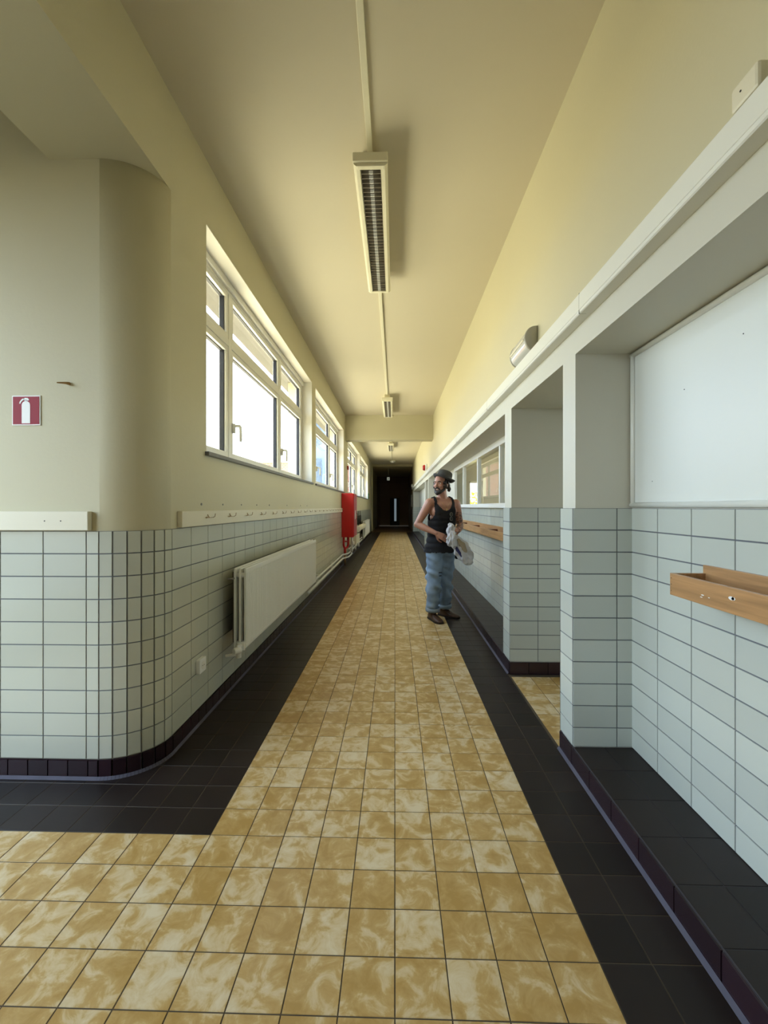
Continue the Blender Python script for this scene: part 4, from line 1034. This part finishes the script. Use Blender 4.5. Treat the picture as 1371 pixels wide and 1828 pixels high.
# shoes
def shoe(A_, d, name='shoe'):
    d = V(d[0], d[1], 0).normalized(); l = V(-d.y, d.x, 0)
    st = [(-0.085, 0.026, 0.050), (-0.075, 0.034, 0.075), (-0.03, 0.038, 0.098), (0.02, 0.040, 0.096), (0.06, 0.043, 0.076), (0.11, 0.049, 0.056), (0.16, 0.048, 0.047), (0.195, 0.036, 0.038), (0.212, 0.018, 0.026)]
    base = V(A_.x, A_.y, 0); rg = []; rs = []
    for (x_, w_, h_) in st:
        p = base + d * x_; rg.append([p + l * (w_ * math.copysign(abs(math.cos(a)) ** 0.75, math.cos(a))) + V(0, 0, 0.018 + (h_ - 0.018) * max(0, math.sin(a)) ** 0.7 if math.sin(a) > 0 else 0.016) for a in [2 * PI * k / 24 for k in range(24)]])
        rs.append([p + l * ((w_ + 0.005) * math.cos(a)) + V(0, 0, 0.020 if math.sin(a) > 0 else 0.0) for a in [2 * PI * k / 24 for k in range(24)]])
    o = MB(); o.rings(rg); o = o.build(name, shoem, PR, True)
    s = MB(); s.rings(rs); s.build('sole', solem, o)
    lc = MB()
    for k in range(4):
        x_ = 0.035 + k * 0.022; h_ = 0.094 - k * 0.011
        p = base + d * x_; lc.tube([p - l * 0.022 + V(0, 0, h_ - 0.012), p + V(0, 0, h_ + 0.001), p + l * 0.022 + V(0, 0, h_ - 0.012)], 0.0028, 6)
    lc.build('laces', solem, o, True)
shoe(AR, (0.36, -0.93)); shoe(AL, (0.74, -0.67))

# hair, beard, eyes, brows
h_ = MB(); rr = random.Random(5)
h_.ellipsoid(hp(0, -0.028, 0.040), hl * 0.083, hf * 0.088, hu * 0.084, 24, 14)
for k in range(64):
    a = rr.uniform(-2.25, 2.25); u_ = rr.uniform(-0.075, 0.02); c = hp(math.sin(a) * 0.083, -math.cos(a) * 0.088 - 0.016, u_)
    if abs(a) > 1.55 and u_ < -0.03: continue
    h_.ellipsoid(c, hl * rr.uniform(0.012, 0.022), hf * rr.uniform(0.012, 0.022), hu * rr.uniform(0.014, 0.026), 10, 6)
for s in (-1, 1):
    h_.capsule(hp(s * 0.079, 0.022, 0.030), 0.010, hp(s * 0.072, 0.018, -0.030), 0.009, 10, 3)
    h_.capsule(hp(s * 0.088, -0.03, -0.02), 0.014, hp(s * 0.100, -0.045, -0.062), 0.009, 10, 3)
hr = remesh(h_.build('hair', hairm, PR), 0.006, 1)
bd_ = MB()
for s in (-1, 1):
    bd_.capsule(hp(s * 0.070, 0.010, -0.030), 0.008, hp(s * 0.058, 0.026, -0.060), 0.015, 10, 4); bd_.capsule(hp(s * 0.058, 0.026, -0.060), 0.015, hp(s * 0.030, 0.066, -0.090), 0.020, 12, 4)
    bd_.capsule(hp(s * 0.030, 0.066, -0.090), 0.020, hp(0, 0.082, -0.102), 0.026, 12, 4); bd_.capsule(hp(s * 0.030, 0.078, -0.062), 0.009, hp(s * 0.024, 0.080, -0.085), 0.013, 10, 3)
    bd_.capsule(hp(s * 0.003, 0.100, -0.040), 0.0085, hp(s * 0.028, 0.086, -0.050), 0.0075, 10, 3); bd_.capsule(hp(s * 0.026, 0.086, -0.050), 0.006, hp(s * 0.032, 0.076, -0.070), 0.008, 10, 3)
bd_.capsule(hp(-0.014, 0.086, -0.076), 0.009, hp(0.014, 0.086, -0.076), 0.009, 10, 3)
remesh(bd_.build('beard', hairm, PR), 0.0045, 1)
q = MB()
for s in (-1, 1): q.capsule(hp(s * 0.014, 0.098, 0.029), 0.0045, hp(s * 0.034, 0.089, 0.034), 0.0045, 8, 3); q.capsule(hp(s * 0.034, 0.089, 0.034), 0.0045, hp(s * 0.050, 0.073, 0.028), 0.003, 8, 3)
q.build('eyebrows', hairm, PR, True)
for s in (-1, 1):
    q = MB(); q.ellipsoid(hp(s * 0.031, 0.072, 0.010), hl * 0.0125, hf * 0.0125, hu * 0.0095, 16, 12); eo = q.build('eye', M['white'], PR, True)
    q = MB(); q.ellipsoid(hp(s * 0.031, 0.0825, 0.010), hl * 0.0055, hf * 0.003, hu * 0.0055, 12, 8); q.build('iris', solem, eo, True)
q = MB(); q.ellipsoid(hp(0, 0.0915, -0.0565), hl * 0.013, hf * 0.003, hu * 0.0028, 14, 8); q.build('teeth', M['white'], PR, True)

# hat: brim and crown, tipped back and down on his far side
hn = (V(0, 0, 1) + V(0.36, 0.14, 0)).normalized(); ha = hn.cross(V(0, 1, 0)).normalized(); hb = hn.cross(ha).normalized()
HB = V(0.572, 5.015, 1.655)
def hring(r, z, sx=1.0, wav=0.0, dent=0.0):
    o_ = []
    for k in range(40):
        a = 2 * PI * k / 40; o_.append(HB + ha * (r * sx * math.cos(a)) + hb * (r * 1.10 * math.sin(a)) + hn * (z + wav * math.cos(2 * a)))
    return o_
q = MB(); q.rings([hring(0.086, 0.0), hring(0.100, -0.004), hring(0.122, 0.0, wav=0.006), hring(0.133, 0.010, wav=0.010), hring(0.134, 0.014, wav=0.010), hring(0.122, 0.006, wav=0.006), hring(0.100, 0.003), hring(0.091, 0.006),
                   hring(0.090, 0.03), hring(0.087, 0.065), hring(0.080, 0.090), hring(0.066, 0.100), hring(0.045, 0.092), hring(0.015, 0.086)], cap=True)
ht = q.build('hat', hatm, PR, True)
q = MB(); q.rings([hring(0.0915, 0.006), hring(0.0925, 0.010), hring(0.0915, 0.030), hring(0.0905, 0.032)], cap=False); q.build('hat_band', mat('black_ribbon', (0.01, 0.01, 0.012), 0.5), ht, True)

# ring, necklace pendant, sunglasses hooked on the neckline
q = MB(); a, c = RING; m_ = a.lerp(c, 0.55); dd = (c - a).normalized(); e1 = dd.cross(V(0, 0, 1)).normalized(); e2 = dd.cross(e1)
q.tube([m_ - dd * 0.003, m_ + dd * 0.003], 0.0112, 16); q.build('ring', mat('silver', (0.9, 0.9, 0.9), 0.15, metal=1.0), PR, True)
q = MB(); q.ellipsoid(CH + bf_ * 0.122 + V(0, 0, 0.045), bl_ * 0.008, bf_ * 0.003, V(0, 0, 0.012), 12, 8)
for s in (-1, 1): q.tube([CH + bf_ * 0.120 + V(0, 0, 0.055), CH + bf_ * 0.098 + bl_ * 0.045 * s + V(0, 0, 0.13), NB + bl_ * 0.055 * s + bf_ * 0.03 + V(0, 0, 0.0)], 0.0012, 6)
q.build('pendant', mat('gold', (0.7, 0.5, 0.2), 0.3, metal=1.0), PR, True)
sgl = empty('sunglasses', tuple(CH + bf_ * 0.14 + bl_ * 0.04), 'dark sunglasses hanging from the neckline of the black tank top', 'sunglasses')
for s in (0, 1):
    q = MB(); c = CH + bf_ * 0.148 + bl_ * 0.045 + V(0, 0, -0.005 - 0.052 * s)
    q.tube([c + bl_ * (0.018 * math.cos(t)) + V(0, 0, 0.022 * math.sin(t)) for t in [2 * PI * k / 16 for k in range(17)]], 0.0016, 6); fr_ = q.build('frame', M['metal'], sgl, True)
    q = MB(); q.ellipsoid(c, bl_ * 0.017, bf_ * 0.001, V(0, 0, 0.021), 16, 6); q.build('lens', M['black'], sgl, True)

# the garment in his hands
G = empty('bundled_garment', (0.70, 4.80, 0.9), 'bunched white and grey garment with a navy hem hanging from his hands', 'clothing')
def cloth(path, name, mats, seed, fold=4, m=0, squash=0.45):
    rg = []; n = 36; sub = []
    for k in range(len(path) - 1):
        (p0, w0), (p1, w1) = path[k], path[k + 1]
        for t_ in range(6): sub.append((V(*p0).lerp(V(*p1), t_ / 6), w0 + (w1 - w0) * t_ / 6))
    sub.append((V(*path[-1][0]), path[-1][1]))
    for i, (p, w_) in enumerate(sub):
        d = (sub[min(i + 1, len(sub) - 1)][0] - sub[max(i - 1, 0)][0]).normalized(); y_ = V(0, 1, 0); s_ = d.cross(y_).normalized(); y_ = s_.cross(d).normalized()
        r = []
        for q_ in range(n):
            a = 2 * PI * q_ / n; k_ = 1 + 0.26 * math.sin(fold * a + seed + i * 0.25) + 0.14 * math.sin((fold * 2 + 1) * a - i * 0.35) + 0.34 * noise.noise(V(math.cos(a) * 1.5 + seed, math.sin(a) * 1.5, i * 0.40))
            r.append(p + s_ * (w_ * k_ * math.cos(a)) + y_ * (w_ * squash * k_ * math.sin(a)))
        rg.append(r)
    q = MB(); q.rings(rg, m); return q.build(name, mats, G, True)
g1 = cloth([((0.655, 4.775, 1.135), 0.012), ((0.640, 4.775, 1.120), 0.034), ((0.625, 4.78, 1.06), 0.042), ((0.640, 4.79, 0.99), 0.036), ((0.690, 4.80, 0.95), 0.050), ((0.745, 4.80, 0.86), 0.072), ((0.800, 4.80, 0.77), 0.072), ((0.835, 4.80, 0.70), 0.050), ((0.84, 4.80, 0.675), 0.018)], 'main_cloth', clothm, 1.0, 4)
cloth([((0.640, 4.765, 1.06), 0.026), ((0.640, 4.755, 1.00), 0.036), ((0.622, 4.755, 0.95), 0.046), ((0.600, 4.76, 0.91), 0.028), ((0.588, 4.76, 0.90), 0.008)], 'hanging_fold', clothm, 2.5, 3)
cloth([((0.650, 4.76, 1.03), 0.020), ((0.655, 4.75, 0.96), 0.032), ((0.655, 4.75, 0.89), 0.028), ((0.655, 4.755, 0.865), 0.008)], 'hanging_fold', clothm, 4.5, 3)
cloth([((0.665, 4.775, 0.93), 0.006), ((0.700, 4.765, 0.85), 0.013), ((0.745, 4.765, 0.78), 0.011), ((0.775, 4.77, 0.745), 0.003)], 'navy_hem', bluem, 0.3, 2)
cloth([((0.700, 4.775, 0.97), 0.012), ((0.745, 4.765, 0.91), 0.028), ((0.79, 4.76, 0.84), 0.018), ((0.80, 4.765, 0.82), 0.004)], 'printed_panel', tanm, 0.9, 3)
